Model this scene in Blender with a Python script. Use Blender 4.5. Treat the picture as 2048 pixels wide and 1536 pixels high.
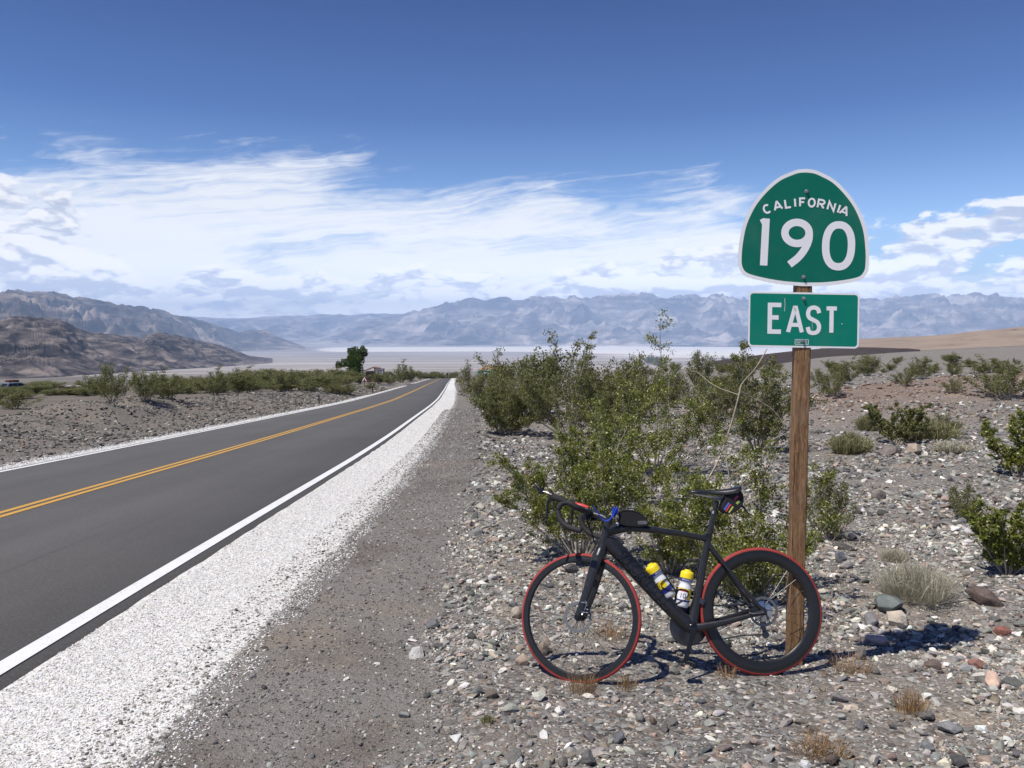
import bpy, bmesh, math, random
import numpy as np
from mathutils import Vector, Matrix, Euler

scene = bpy.context.scene
for o in list(bpy.data.objects):
    bpy.data.objects.remove(o, do_unlink=True)
C = scene.collection
R = math.radians
rng = np.random.default_rng(190)
random.seed(190)

# ------------------------------------------------------------------ camera
F = 1657.0                       # focal length in photo pixels (2048 wide)
CAMZ = 1.69
PITCH = math.atan((768 - 655) / F)
cam_d = bpy.data.cameras.new('camera')
cam_d.sensor_width = 36.0
cam_d.lens = F / 2048 * 36.0
cam_d.clip_start = 0.05
cam_d.clip_end = 250000
cam = bpy.data.objects.new('camera', cam_d)
C.objects.link(cam)
cam.location = (0, 0, CAMZ)
cam.rotation_euler = (R(90) - PITCH, 0, 0)
scene.camera = cam

# ------------------------------------------------------------------ light, sky
LIGHT = Vector((0.45, 0.29, -1.0)).normalized()      # the way the sunlight travels
SUN_EL = math.asin(-LIGHT.z)
SUN_AZ = math.atan2(-LIGHT.x, -LIGHT.y)              # from +Y, clockwise
sun_d = bpy.data.lights.new('sun', 'SUN')
sun_d.energy = 5.0
sun_d.angle = R(0.53)
sun_d.color = (1.0, 0.95, 0.875)
sun = bpy.data.objects.new('sun', sun_d)
C.objects.link(sun)
sun.rotation_euler = LIGHT.to_track_quat('-Z', 'Y').to_euler()
sun.location = (-20, -15, 60)

scene.view_settings.view_transform = 'Standard'
scene.view_settings.look = 'None'
scene.view_settings.gamma = 1.0
scene.view_settings.exposure = 0.0
scene.view_settings.use_curve_mapping = False
scene.cycles.max_bounces = 5
scene.cycles.diffuse_bounces = 3
scene.cycles.volume_bounces = 1
scene.cycles.transparent_max_bounces = 8
scene.cycles.use_denoising = True
scene.cycles.sample_clamp_indirect = 6.0


class NT:
    """small helper for building node trees"""
    def __init__(self, tree):
        self.t = tree

    def n(self, typ, **kw):
        nd = self.t.nodes.new(typ)
        for k, v in kw.items():
            setattr(nd, k, v)
        return nd

    def put(self, sock, v):
        if isinstance(v, bpy.types.NodeSocket):
            self.t.links.new(v, sock)
        elif v is not None:
            sock.default_value = v

    def m(self, op, a, b=None, c=None, clamp=False):
        nd = self.n('ShaderNodeMath', operation=op, use_clamp=clamp)
        for i, v in enumerate((a, b, c)):
            self.put(nd.inputs[i], v)
        return nd.outputs[0]

    def vm(self, op, a, b=None, out=0):
        nd = self.n('ShaderNodeVectorMath', operation=op)
        self.put(nd.inputs[0], a)
        if b is not None:
            self.put(nd.inputs[1], b)
        return nd.outputs[out]

    def xyz(self, v):
        nd = self.n('ShaderNodeSeparateXYZ')
        self.put(nd.inputs[0], v)
        return nd.outputs[0], nd.outputs[1], nd.outputs[2]

    def vec(self, x, y, z=0.0):
        nd = self.n('ShaderNodeCombineXYZ')
        for i, v in enumerate((x, y, z)):
            self.put(nd.inputs[i], v)
        return nd.outputs[0]

    def noise(self, vec, scale, detail=4, rough=0.55, dist=0.0, out=0):
        nd = self.n('ShaderNodeTexNoise')
        self.put(nd.inputs['Vector'], vec)
        self.put(nd.inputs['Scale'], scale)
        self.put(nd.inputs['Detail'], detail)
        self.put(nd.inputs['Roughness'], rough)
        self.put(nd.inputs['Distortion'], dist)
        return nd.outputs[out]

    def vor(self, vec, scale, feature='F1', rand=1.0):
        nd = self.n('ShaderNodeTexVoronoi', feature=feature)
        self.put(nd.inputs['Vector'], vec)
        self.put(nd.inputs['Scale'], scale)
        self.put(nd.inputs['Randomness'], rand)
        return nd

    def ramp(self, fac, stops, interp='LINEAR'):
        nd = self.n('ShaderNodeValToRGB')
        cr = nd.color_ramp
        cr.interpolation = interp
        while len(cr.elements) < len(stops):
            cr.elements.new(0.5)
        for e, (p, c) in zip(cr.elements, stops):
            e.position = p
            e.color = (c, c, c, 1) if isinstance(c, (int, float)) else (*c, 1)
        self.put(nd.inputs[0], fac)
        return nd.outputs[0]

    def mix(self, fac, a, b, typ='MIX'):
        nd = self.n('ShaderNodeMix', data_type='RGBA', blend_type=typ)
        self.put(nd.inputs[0], fac)
        for s, v in ((nd.inputs[6], a), (nd.inputs[7], b)):
            if isinstance(v, (tuple, list)) and len(v) == 3:
                v = (*v, 1)
            self.put(s, v)
        return nd.outputs[2]

    def sstep(self, x, a, b):
        nd = self.n('ShaderNodeMapRange', interpolation_type='SMOOTHSTEP')
        self.put(nd.inputs[0], x)
        self.put(nd.inputs[1], a)
        self.put(nd.inputs[2], b)
        return nd.outputs[0]

    def attr(self, name, typ='GEOMETRY', out='Fac'):
        nd = self.n('ShaderNodeAttribute', attribute_name=name, attribute_type=typ)
        return nd.outputs[out]


world = bpy.data.worlds.new('World')
scene.world = world
world.use_nodes = True
world.node_tree.nodes.clear()
SKY_STRENGTH = 0.10


def build_sky():
    w = NT(world.node_tree)
    out = w.n('ShaderNodeOutputWorld')
    bg = w.n('ShaderNodeBackground')
    bg.inputs['Strength'].default_value = SKY_STRENGTH
    w.t.links.new(bg.outputs[0], out.inputs[0])
    sky = w.n('ShaderNodeTexSky', sky_type='NISHITA')
    sky.sun_disc = False
    sky.sun_elevation = SUN_EL
    sky.sun_rotation = SUN_AZ
    sky.altitude = 640
    sky.air_density = 1.0
    sky.dust_density = 0.25
    sky.ozone_density = 2.4
    d = w.n('ShaderNodeTexCoord').outputs['Generated']
    x, y, z = w.xyz(d)
    az = w.m('ARCTAN2', x, y)                      # radians, 0 = straight ahead
    el = w.m('ARCSINE', w.m('MAXIMUM', z, 0.0))
    deg = w.m('MULTIPLY', el, 57.2958)
    azd = w.m('MULTIPLY', az, 57.2958)
    # domain warp shared by the cloud layers
    base = w.vec(az, el, 0.0)
    # ---- high cirrus: feathery streaks that climb gently to the east
    q1 = w.m('ADD', az, w.m('MULTIPLY', el, 1.2))
    q2 = w.m('SUBTRACT', w.m('MULTIPLY', el, 3.6), w.m('MULTIPLY', az, 0.52))
    wv = w.noise(w.vec(q1, w.m('MULTIPLY', q2, 0.9), 3.1), 3.2, 4, 0.55, 0.0, 1)
    wv = w.vm('SCALE', w.vm('SUBTRACT', wv, (0.5, 0.5, 0.5)))
    wv.node.inputs[3].default_value = 0.55
    pc = w.vm('ADD', w.vec(w.m('MULTIPLY', q1, 0.9), w.m('MULTIPLY', q2, 1.15), 1.7), wv)
    c1 = w.noise(pc, 3.6, 4, 0.55, 0.2)
    pf = w.vm('ADD', w.vec(w.m('MULTIPLY', q1, 0.8), w.m('MULTIPLY', q2, 5.2), 7.7), w.vm('SCALE', wv))
    pf.node.inputs[1].links[0].from_node.inputs[3].default_value = 1.5
    c2 = w.noise(pf, 4.4, 6, 0.66, 0.5)
    cir = w.m('ADD', w.m('MULTIPLY', c1, 0.58), w.m('MULTIPLY', c2, 0.42))
    # sheet lies low over the valley; it thins out eastward and upward
    top = w.ramp(w.m('ADD', w.m('DIVIDE', azd, 90.0), 0.5),
                 [(0.0, 0.58), (0.15, 0.57), (0.19, 0.62), (0.21, 0.64), (0.235, 0.58), (0.33, 0.61), (0.42, 0.58), (0.50, 0.545), (0.58, 0.52), (0.645, 0.53), (0.72, 0.30), (0.80, 0.16), (1.0, 0.18)])
    topd = w.m('MULTIPLY', top, 18.0)
    rel = w.m('DIVIDE', deg, topd)                 # 1 at the sheet's upper edge
    bias = w.ramp(w.m('MULTIPLY', rel, 0.5),
                  [(0.0, 0.54), (0.16, 0.63), (0.26, 0.63), (0.34, 0.57), (0.43, 0.46), (0.52, 0.36), (0.60, 0.27), (0.72, 0.12), (1.0, 0.0)])
    cm = w.sstep(w.m('ADD', cir, bias), 0.85, 1.10)
    cm = w.m('MULTIPLY', w.m('POWER', cm, 0.85), 0.95)
    # ---- low cumulus band
    qx = w.m('MULTIPLY', az, 1.0)
    qy = w.m('MULTIPLY', el, 2.3)
    pk = w.vec(qx, qy, 11.3)
    kw = w.noise(pk, 14.0, 3, 0.5, 0.0, 1)
    kw = w.vm('SCALE', w.vm('SUBTRACT', kw, (0.5, 0.5, 0.5)))
    kw.node.inputs[3].default_value = 0.03
    pk2 = w.vm('ADD', pk, kw)
    k1 = w.noise(pk2, 15.0, 6, 0.56, 0.0)
    k1b = w.noise(w.vm('ADD', pk2, (0.004, 0.022, 0.0)), 15.0, 3, 0.56, 0.0)
    ktop = w.ramp(w.m('ADD', w.m('DIVIDE', azd, 90.0), 0.5),
                  [(0.0, 0.55), (0.13, 0.52), (0.185, 0.46), (0.22, 0.25), (0.35, 0.22), (0.45, 0.235), (0.56, 0.27), (0.66, 0.30), (0.72, 0.34), (0.76, 0.40), (0.86, 0.44), (1.0, 0.45)])
    krel = w.m('DIVIDE', deg, w.m('MULTIPLY', ktop, 18.0))
    kbias = w.ramp(w.m('MULTIPLY', krel, 0.5),
                   [(0.0, 0.58), (0.25, 0.54), (0.40, 0.47), (0.50, 0.37), (0.58, 0.24), (0.7, 0.05), (1.0, 0.0)])
    km = w.sstep(w.m('ADD', k1, kbias), 0.90, 0.98)
    shade = w.sstep(w.m('SUBTRACT', k1b, k1), -0.06, 0.07)
    # ---- a few stray puffs above the sheet
    pp = w.noise(w.vec(az, w.m('MULTIPLY', el, 1.7), 21.5), 22.0, 5, 0.6)
    pm = w.m('MULTIPLY', w.sstep(pp, 0.70, 0.78), w.m('MULTIPLY', w.sstep(deg, 5.0, 9.0), w.sstep(deg, 17.0, 12.0)))
    S = 1.0 / SKY_STRENGTH
    cirrus_col = tuple(c * S for c in (1.04, 1.05, 1.07))
    cum_lit = tuple(c * S for c in (1.10, 1.09, 1.08))
    cum_dark = tuple(c * S for c in (0.56, 0.61, 0.74))
    # clear desert air: the blue deepens quickly above the hazy rim of the valley
    grad = w.ramp(w.m('DIVIDE', deg, 30.0), [(0.0, (1.15, 1.28, 1.50)), (0.22, (1.05, 1.25, 1.60)), (0.34, (0.62, 0.85, 1.22)), (0.46, (0.32, 0.56, 0.96)), (0.72, (0.17, 0.33, 0.70)), (1.0, (0.15, 0.30, 0.66))])
    skyc = w.vm('MULTIPLY', sky.outputs[0], grad)
    gain = w.ramp(w.m('DIVIDE', deg, 20.0), [(0.0, 0.82), (0.06, 0.74), (0.13, 0.57), (0.25, 0.42), (0.40, 0.35), (0.7, 0.333)])
    gain = w.m('MULTIPLY', gain, 3.0)               # brightens low clouds to make up for the haze before them
    cirrus_col = w.vm('SCALE', cirrus_col); w.put(cirrus_col.node.inputs[3], gain)
    col = w.mix(cm, skyc, cirrus_col)
    col = w.mix(w.m('MULTIPLY', pm, 0.8), col, cirrus_col)
    kc = w.vm('SCALE', w.mix(shade, cum_lit, cum_dark)); w.put(kc.node.inputs[3], gain)
    col = w.mix(w.m('MULTIPLY', km, 0.92), col, kc)
    col = w.mix(w.sstep(z, -0.012, -0.002), (1.6, 1.4, 1.25), col)      # bare ground tone under the horizon
    w.t.links.new(col, bg.inputs['Color'])


build_sky()
world.cycles.sampling_method = 'MANUAL'
world.cycles.sample_map_resolution = 512

# ------------------------------------------------------------------ helpers
def tag(o, label=None, category=None, group=None, kind=None):
    if label: o['label'] = label
    if category: o['category'] = category
    if group: o['group'] = group
    if kind: o['kind'] = kind
    return o


def link(o, parent=None):
    C.objects.link(o)
    if parent is not None:
        o.parent = parent
    return o


def empty(name, loc=(0, 0, 0), rot=(0, 0, 0)):
    o = bpy.data.objects.new(name, None)
    o.empty_display_size = 0.1
    o.location = loc
    o.rotation_euler = rot
    return link(o)


def mesh_data(name, verts, faces, mat=None, smooth=False, attrs=None):
    me = bpy.data.meshes.new(name)
    verts = np.asarray(verts, dtype=np.float32)
    if isinstance(faces, np.ndarray):                      # all faces alike
        k = faces.shape[1]
        me.vertices.add(len(verts)); me.loops.add(faces.size); me.polygons.add(len(faces))
        me.vertices.foreach_set('co', verts.ravel())
        me.loops.foreach_set('vertex_index', faces.astype(np.int32).ravel())
        me.polygons.foreach_set('loop_start', np.arange(0, faces.size, k, dtype=np.int32))
        me.update(calc_edges=True)
    else:
        me.from_pydata([tuple(map(float, v)) for v in verts], [], [tuple(int(i) for i in f) for f in faces])
    if smooth:
        me.polygons.foreach_set('use_smooth', np.ones(len(me.polygons), dtype=bool))
    for an, (dom, arr) in (attrs or {}).items():
        arr = np.asarray(arr, dtype=np.float32)
        if arr.ndim == 1:
            me.attributes.new(an, 'FLOAT', dom).data.foreach_set('value', arr)
        elif arr.shape[1] == 3:
            me.attributes.new(an, 'FLOAT_VECTOR', dom).data.foreach_set('vector', arr.ravel())
        else:
            me.attributes.new(an, 'FLOAT_COLOR', dom).data.foreach_set('color', arr.ravel())
    if mat is not None:
        me.materials.append(mat)
    me.update()
    return me


def mesh_obj(name, verts, faces, mat=None, parent=None, smooth=False, attrs=None):
    return link(bpy.data.objects.new(name, mesh_data(name, verts, faces, mat, smooth, attrs)), parent)


class MB:
    """collects pieces and links them as ONE mesh object"""
    def __init__(self):
        self.v, self.f = [], []

    def add(self, v, f):
        b = len(self.v)
        self.v += [tuple(p) for p in v]
        self.f += [tuple(i + b for i in q) for q in f]
        return self

    def box(self, c, s, rot=None):
        cx, cy, cz = c
        hx, hy, hz = s[0] / 2, s[1] / 2, s[2] / 2
        pts = [Vector((a * hx, b * hy, d * hz)) for a in (-1, 1) for b in (-1, 1) for d in (-1, 1)]
        if rot is not None:
            m = Euler(rot).to_matrix()
            pts = [m @ p for p in pts]
        return self.add([(p.x + cx, p.y + cy, p.z + cz) for p in pts],
                        [(0, 1, 3, 2), (4, 6, 7, 5), (0, 4, 5, 1), (2, 3, 7, 6), (0, 2, 6, 4), (1, 5, 7, 3)])

    def sweep(self, pts, ra, rb=None, n=12, side=(0, 1, 0), caps=True):
        """tube along pts; ra = radius square to SIDE, rb = radius along SIDE"""
        P = [Vector(p) for p in pts]
        m = len(P)
        ra = [ra] * m if isinstance(ra, (int, float)) else list(ra)
        rb = ra if rb is None else ([rb] * m if isinstance(rb, (int, float)) else list(rb))
        sd = Vector(side)
        v = []
        for i in range(m):
            t = (P[min(i + 1, m - 1)] - P[max(i - 1, 0)]).normalized()
            a = t.cross(sd)
            if a.length < 1e-4:
                a = t.cross(Vector((0, 0, 1)) if abs(t.z) < .9 else Vector((1, 0, 0)))
            a.normalize()
            b = a.cross(t).normalized()
            for k in range(n):
                an = 2 * math.pi * k / n
                v.append(P[i] + a * (ra[i] * math.cos(an)) + b * (rb[i] * math.sin(an)))
        f = [(i * n + k, i * n + (k + 1) % n, (i + 1) * n + (k + 1) % n, (i + 1) * n + k) for i in range(m - 1) for k in range(n)]
        if caps:
            f += [tuple(range(n - 1, -1, -1)), tuple((m - 1) * n + k for k in range(n))]
        return self.add(v, f)

    def lathe(self, prof, n=48, axis='z', origin=(0, 0, 0), closed=False):
        """prof: (radius, height) pairs turned about an axis"""
        v, m = [], len(prof)
        ox, oy, oz = origin
        for k in range(n):
            a = 2 * math.pi * k / n
            c, s = math.cos(a), math.sin(a)
            for r, h in prof:
                if axis == 'z': v.append((ox + r * c, oy + r * s, oz + h))
                elif axis == 'y': v.append((ox + r * c, oy + h, oz + r * s))
                else: v.append((ox + h, oy + r * c, oz + r * s))
        f = []
        for k in range(n):
            k2 = (k + 1) % n
            for j in range(m if closed else m - 1):
                j2 = (j + 1) % m
                f.append((k * m + j, k2 * m + j, k2 * m + j2, k * m + j2))
        return self.add(v, f)

    def prism(self, outline, y0, y1):
        """outline: (x, z) polygon extruded between y0 and y1"""
        m = len(outline)
        v = [(x, y0, z) for x, z in outline] + [(x, y1, z) for x, z in outline]
        f = [tuple(range(m)), tuple(range(2 * m - 1, m - 1, -1))]
        f += [(i, i + m, (i + 1) % m + m, (i + 1) % m) for i in range(m)]
        return self.add(v, f)

    def build(self, name, mat=None, parent=None, smooth=False, bevel=0.0, auto=None):
        o = mesh_obj(name, self.v, self.f, mat, parent, smooth)
        bm = bmesh.new(); bm.from_mesh(o.data)
        bmesh.ops.recalc_face_normals(bm, faces=bm.faces)
        bm.to_mesh(o.data); bm.free()
        if smooth:
            o.data.set_sharp_from_angle(angle=R(auto or 40))
        if bevel:
            md = o.modifiers.new('bevel', 'BEVEL'); md.width = bevel; md.segments = 2
        return o


def copy_tree(o, parent=None):
    c = o.copy()
    C.objects.link(c)
    c.parent = parent
    for ch in o.children:
        copy_tree(ch, c)
    return c


# numpy gradient noise ------------------------------------------------
_perm = np.random.default_rng(7).permutation(4096)
_ga = np.random.default_rng(8).uniform(0, 2 * np.pi, 4096)


def perlin(x, y, seed=0):
    xi, yi = np.floor(x).astype(np.int64), np.floor(y).astype(np.int64)
    xf, yf = x - xi, y - yi
    u, v = xf * xf * xf * (xf * (xf * 6 - 15) + 10), yf * yf * yf * (yf * (yf * 6 - 15) + 10)

    def g(ix, iy, dx, dy):
        h = _perm[(_perm[(_perm[(ix + seed * 131) & 4095] + iy) & 4095] + seed) & 4095]
        a = _ga[h]
        return np.cos(a) * dx + np.sin(a) * dy
    a = g(xi, yi, xf, yf); b = g(xi + 1, yi, xf - 1, yf)
    c = g(xi, yi + 1, xf, yf - 1); d = g(xi + 1, yi + 1, xf - 1, yf - 1)
    return ((a + u * (b - a)) + v * ((c + u * (d - c)) - (a + u * (b - a)))) * 1.5


def fbm(x, y, octv=5, seed=0, gain=.5, lac=2.03):
    s, a = np.zeros_like(np.asarray(x, dtype=float)), 1.0
    for i in range(octv):
        s = s + a * perlin(x, y, seed + i); a *= gain; x = x * lac + 17.3; y = y * lac - 9.1
    return s


def ridged(x, y, octv=5, seed=0, gain=.5):
    s, a, w = np.zeros_like(np.asarray(x, dtype=float)), 1.0, 1.0
    for i in range(octv):
        n = 1 - np.abs(perlin(x, y, seed + i)); n = n * n * w
        w = np.clip(n * 1.6, 0, 1); s = s + a * n; a *= gain; x = x * 2.07 + 31.7; y = y * 2.07 - 5.3
    return s


def sst(x, a, b):
    t = np.clip((x - a) / (b - a), 0, 1)
    return t * t * (3 - 2 * t)


def softplus(x, w):
    return w * np.logaddexp(0, x / w)


# ------------------------------------------------------------------ terrain
ROAD_Y = np.array([-40, 0, 8, 15, 22, 30, 45, 60, 95, 130, 190, 245, 330.])
ROAD_X = np.array([-5.85, -5.92, -5.98, -6.08, -6.35, -6.78, -7.55, -8.45, -10.8, -13.3, -17.3, -21.0, -26.6])
_yy = np.linspace(-45, 340, 1541)
_k = np.exp(-.5 * (np.linspace(-3, 3, 61)) ** 2); _k /= _k.sum()
_xx = np.interp(_yy, ROAD_Y, ROAD_X)
_xx = np.convolve(np.pad(_xx, 30, 'edge'), _k, 'valid')


def road_c(y):
    return np.interp(y, _yy, _xx)


EX_Y = np.array([0, 8, 15, 19, 28, 58, 130, 245, 262, 300, 2000, 60000.])
EX_Z = np.array([0, 0, .09, .145, .296, .77, 1.42, 2.34, 2.6, 4.2, 65.0, 2400.])
_ey = np.concatenate([np.linspace(0, 400, 801), np.geomspace(401, 60000, 200)])
_ez = np.interp(_ey, EX_Y, EX_Z)
_ez[:801] = np.convolve(np.pad(_ez[:801], 12, mode='reflect', reflect_type='odd'), np.ones(25) / 25, 'valid')
EXR_Z = np.where(_ey < 245, _ez, 2.34 + (_ey - 245) * .006)
VR = np.array([0, 800, 1500, 2500, 3500, 5000, 7500, 10000, 15000, 20000, 23000, 30000, 36000, 50000, 90000.])
VD = np.array([.11, .075, .0598, .0535, .0505, .0465, .041, .037, .0322, .0288, .0266, .0206, .0176, .0135, .008])


def ground_smooth(x, y):
    x = np.asarray(x, dtype=float); y = np.asarray(y, dtype=float)
    r = np.hypot(x, y) + 1e-6
    th = x / np.maximum(y, 1.0)
    wr = sst(th, .20, .40)                                   # the fan runs on to the east
    yp = np.maximum(y, 0)
    ex = np.interp(yp, _ey, _ez) * (1 - wr) + np.interp(yp, _ey, EXR_Z) * wr
    xs = np.clip(x, -4000, 4000)
    z = -.0435 * y + .019 * xs - ex + .03 * softplus(xs - 7, 2.0) * sst(y, -5, 25)
    v = CAMZ - np.interp(r, VR, VD) * r
    k = sst(r, 2600, 6500)
    z = z * (1 - k) + np.minimum(z, v) * k
    w = np.clip((r - 900) / 300., 0, 1)
    return np.where(y > 0, np.maximum(z, v) * w + z * (1 - w), z)


def road_u(x, y):
    return x - road_c(np.clip(y, -45, 340))


def ground(x, y):
    """height of the bare ground"""
    x = np.asarray(x, dtype=float); y = np.asarray(y, dtype=float)
    z = ground_smooth(x, y)
    r = np.hypot(x, y)
    u = road_u(x, y)
    near = sst(-r, -900, -150)
    rough = sst(u, 5.0, 5.9) + sst(u, -4.0, -4.9)
    rough = np.clip(rough, 0, 1) * near
    z = z + rough * (.022 * fbm(x * 1.1, y * 1.1, 3, 3) + .035 * fbm(x * .33, y * .33, 3, 11) * sst(r, 2, 14))
    z = z + rough * .26 * fbm(x * .09, y * .09, 4, 21) * sst(np.hypot(x - 1, y - 4), 6, 22)
    # stony lip beside the path, hollow behind the sign post, small gully
    z = z + .035 * np.exp(-((u - 5.9) / .28) ** 2) * sst(-y, -24, -14) * (1 + .6 * perlin(y * .9, x * 0 + 3.3, 5)) * near
    z = z - .13 * np.exp(-((x - 2.5) ** 2 / .55 + (y - 5.05) ** 2 / .22))
    gx = x - 3.1 - .35 * np.sin(y * 1.3)
    z = z - .07 * np.exp(-(gx / .22) ** 2) * sst(y, 5.6, 6.4) * sst(-y, -9.5, -8.0)
    # stony bank across the road
    bank = np.where(u > -8.5, np.exp(-((u + 8.5) / 2.2) ** 2), np.exp(-((u + 8.5) / 3.5) ** 2)) * sst(y, 4, 12) * sst(-y, -140, -60)
    z = z + bank * (.58 + .26 * fbm(x * .35, y * .35, 3, 31))
    # reddish bank among the shrubs to the east
    bx = (x - .42 * y) / 6.0
    z = z + .75 * np.exp(-((y - 27 - .25 * x) / 4.5) ** 2) * sst(x, 6, 13) * (1 + .5 * fbm(x * .2, y * .2, 3, 41))
    # gravel trodden flat under the bicycle
    flat = np.exp(-(((x - .85) / .9) ** 4 + ((y - 4.3) / .3) ** 4))
    zb = -.1723 + (x - 1.36) * .0052 - (y - 4.3277) * .0435
    z = z * (1 - flat) + zb * flat
    return z


_c, _s = math.cos(PITCH), math.sin(PITCH)


def ray(px, py):
    a, b = (px - 1024) / F, (768 - py) / F
    return np.array([a, _c + b * _s, -_s + b * _c])


_T = np.geomspace(2.0, 60000, 6000)


def at(px, py):
    """the ground point seen at a photo pixel"""
    d = ray(px, py)
    P = d[None, :] * _T[:, None]
    h = CAMZ + P[:, 2] - ground(P[:, 0], P[:, 1])
    i = int(np.argmax(h < 0)) if (h < 0).any() else len(_T) - 1
    t = _T[i - 1] + (_T[i] - _T[i - 1]) * h[i - 1] / (h[i - 1] - h[i] + 1e-9)
    p = d * t
    return np.array([p[0], p[1], float(ground(p[0], p[1]))])


def at_y(px, py, Y):
    d = ray(px, py) * (Y / ray(px, py)[1])
    return np.array([d[0], d[1], CAMZ + d[2]])


def gz(x, y):
    return float(ground(np.array([x]), np.array([y]))[0])


# ------------------------------------------------------------------ materials
def mat(name, color=(.5, .5, .5), rough=.6, metal=0.0, spec=.5, var=0.0, vscale=30.0, bump=0.0, bscale=200.0, coat=0.0):
    m = bpy.data.materials.new(name)
    m.use_nodes = True
    t = NT(m.node_tree)
    b = m.node_tree.nodes['Principled BSDF']
    b.inputs['Roughness'].default_value = rough
    b.inputs['Metallic'].default_value = metal
    b.inputs['Specular IOR Level'].default_value = spec
    b.inputs['Coat Weight'].default_value = coat
    b.inputs['Base Color'].default_value = (*color, 1)
    if var or bump:
        co = t.n('ShaderNodeTexCoord').outputs['Object']
    if var:
        nz = t.noise(co, vscale, 5, .6)
        c0 = tuple(max(0, c * (1 - var)) for c in color); c1 = tuple(min(1, c * (1 + var)) for c in color)
        t.put(b.inputs['Base Color'], t.ramp(nz, [(.3, c0), (.7, c1)]))
        t.put(b.inputs['Roughness'], t.m('ADD', t.m('MULTIPLY', nz, .25), rough - .12, clamp=True))
    if bump:
        bp = t.n('ShaderNodeBump'); bp.inputs['Strength'].default_value = bump; bp.inputs['Distance'].default_value = .004
        t.put(bp.inputs['Height'], t.noise(co, bscale, 3, .6)); t.put(b.inputs['Normal'], bp.outputs[0])
    return m


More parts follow.
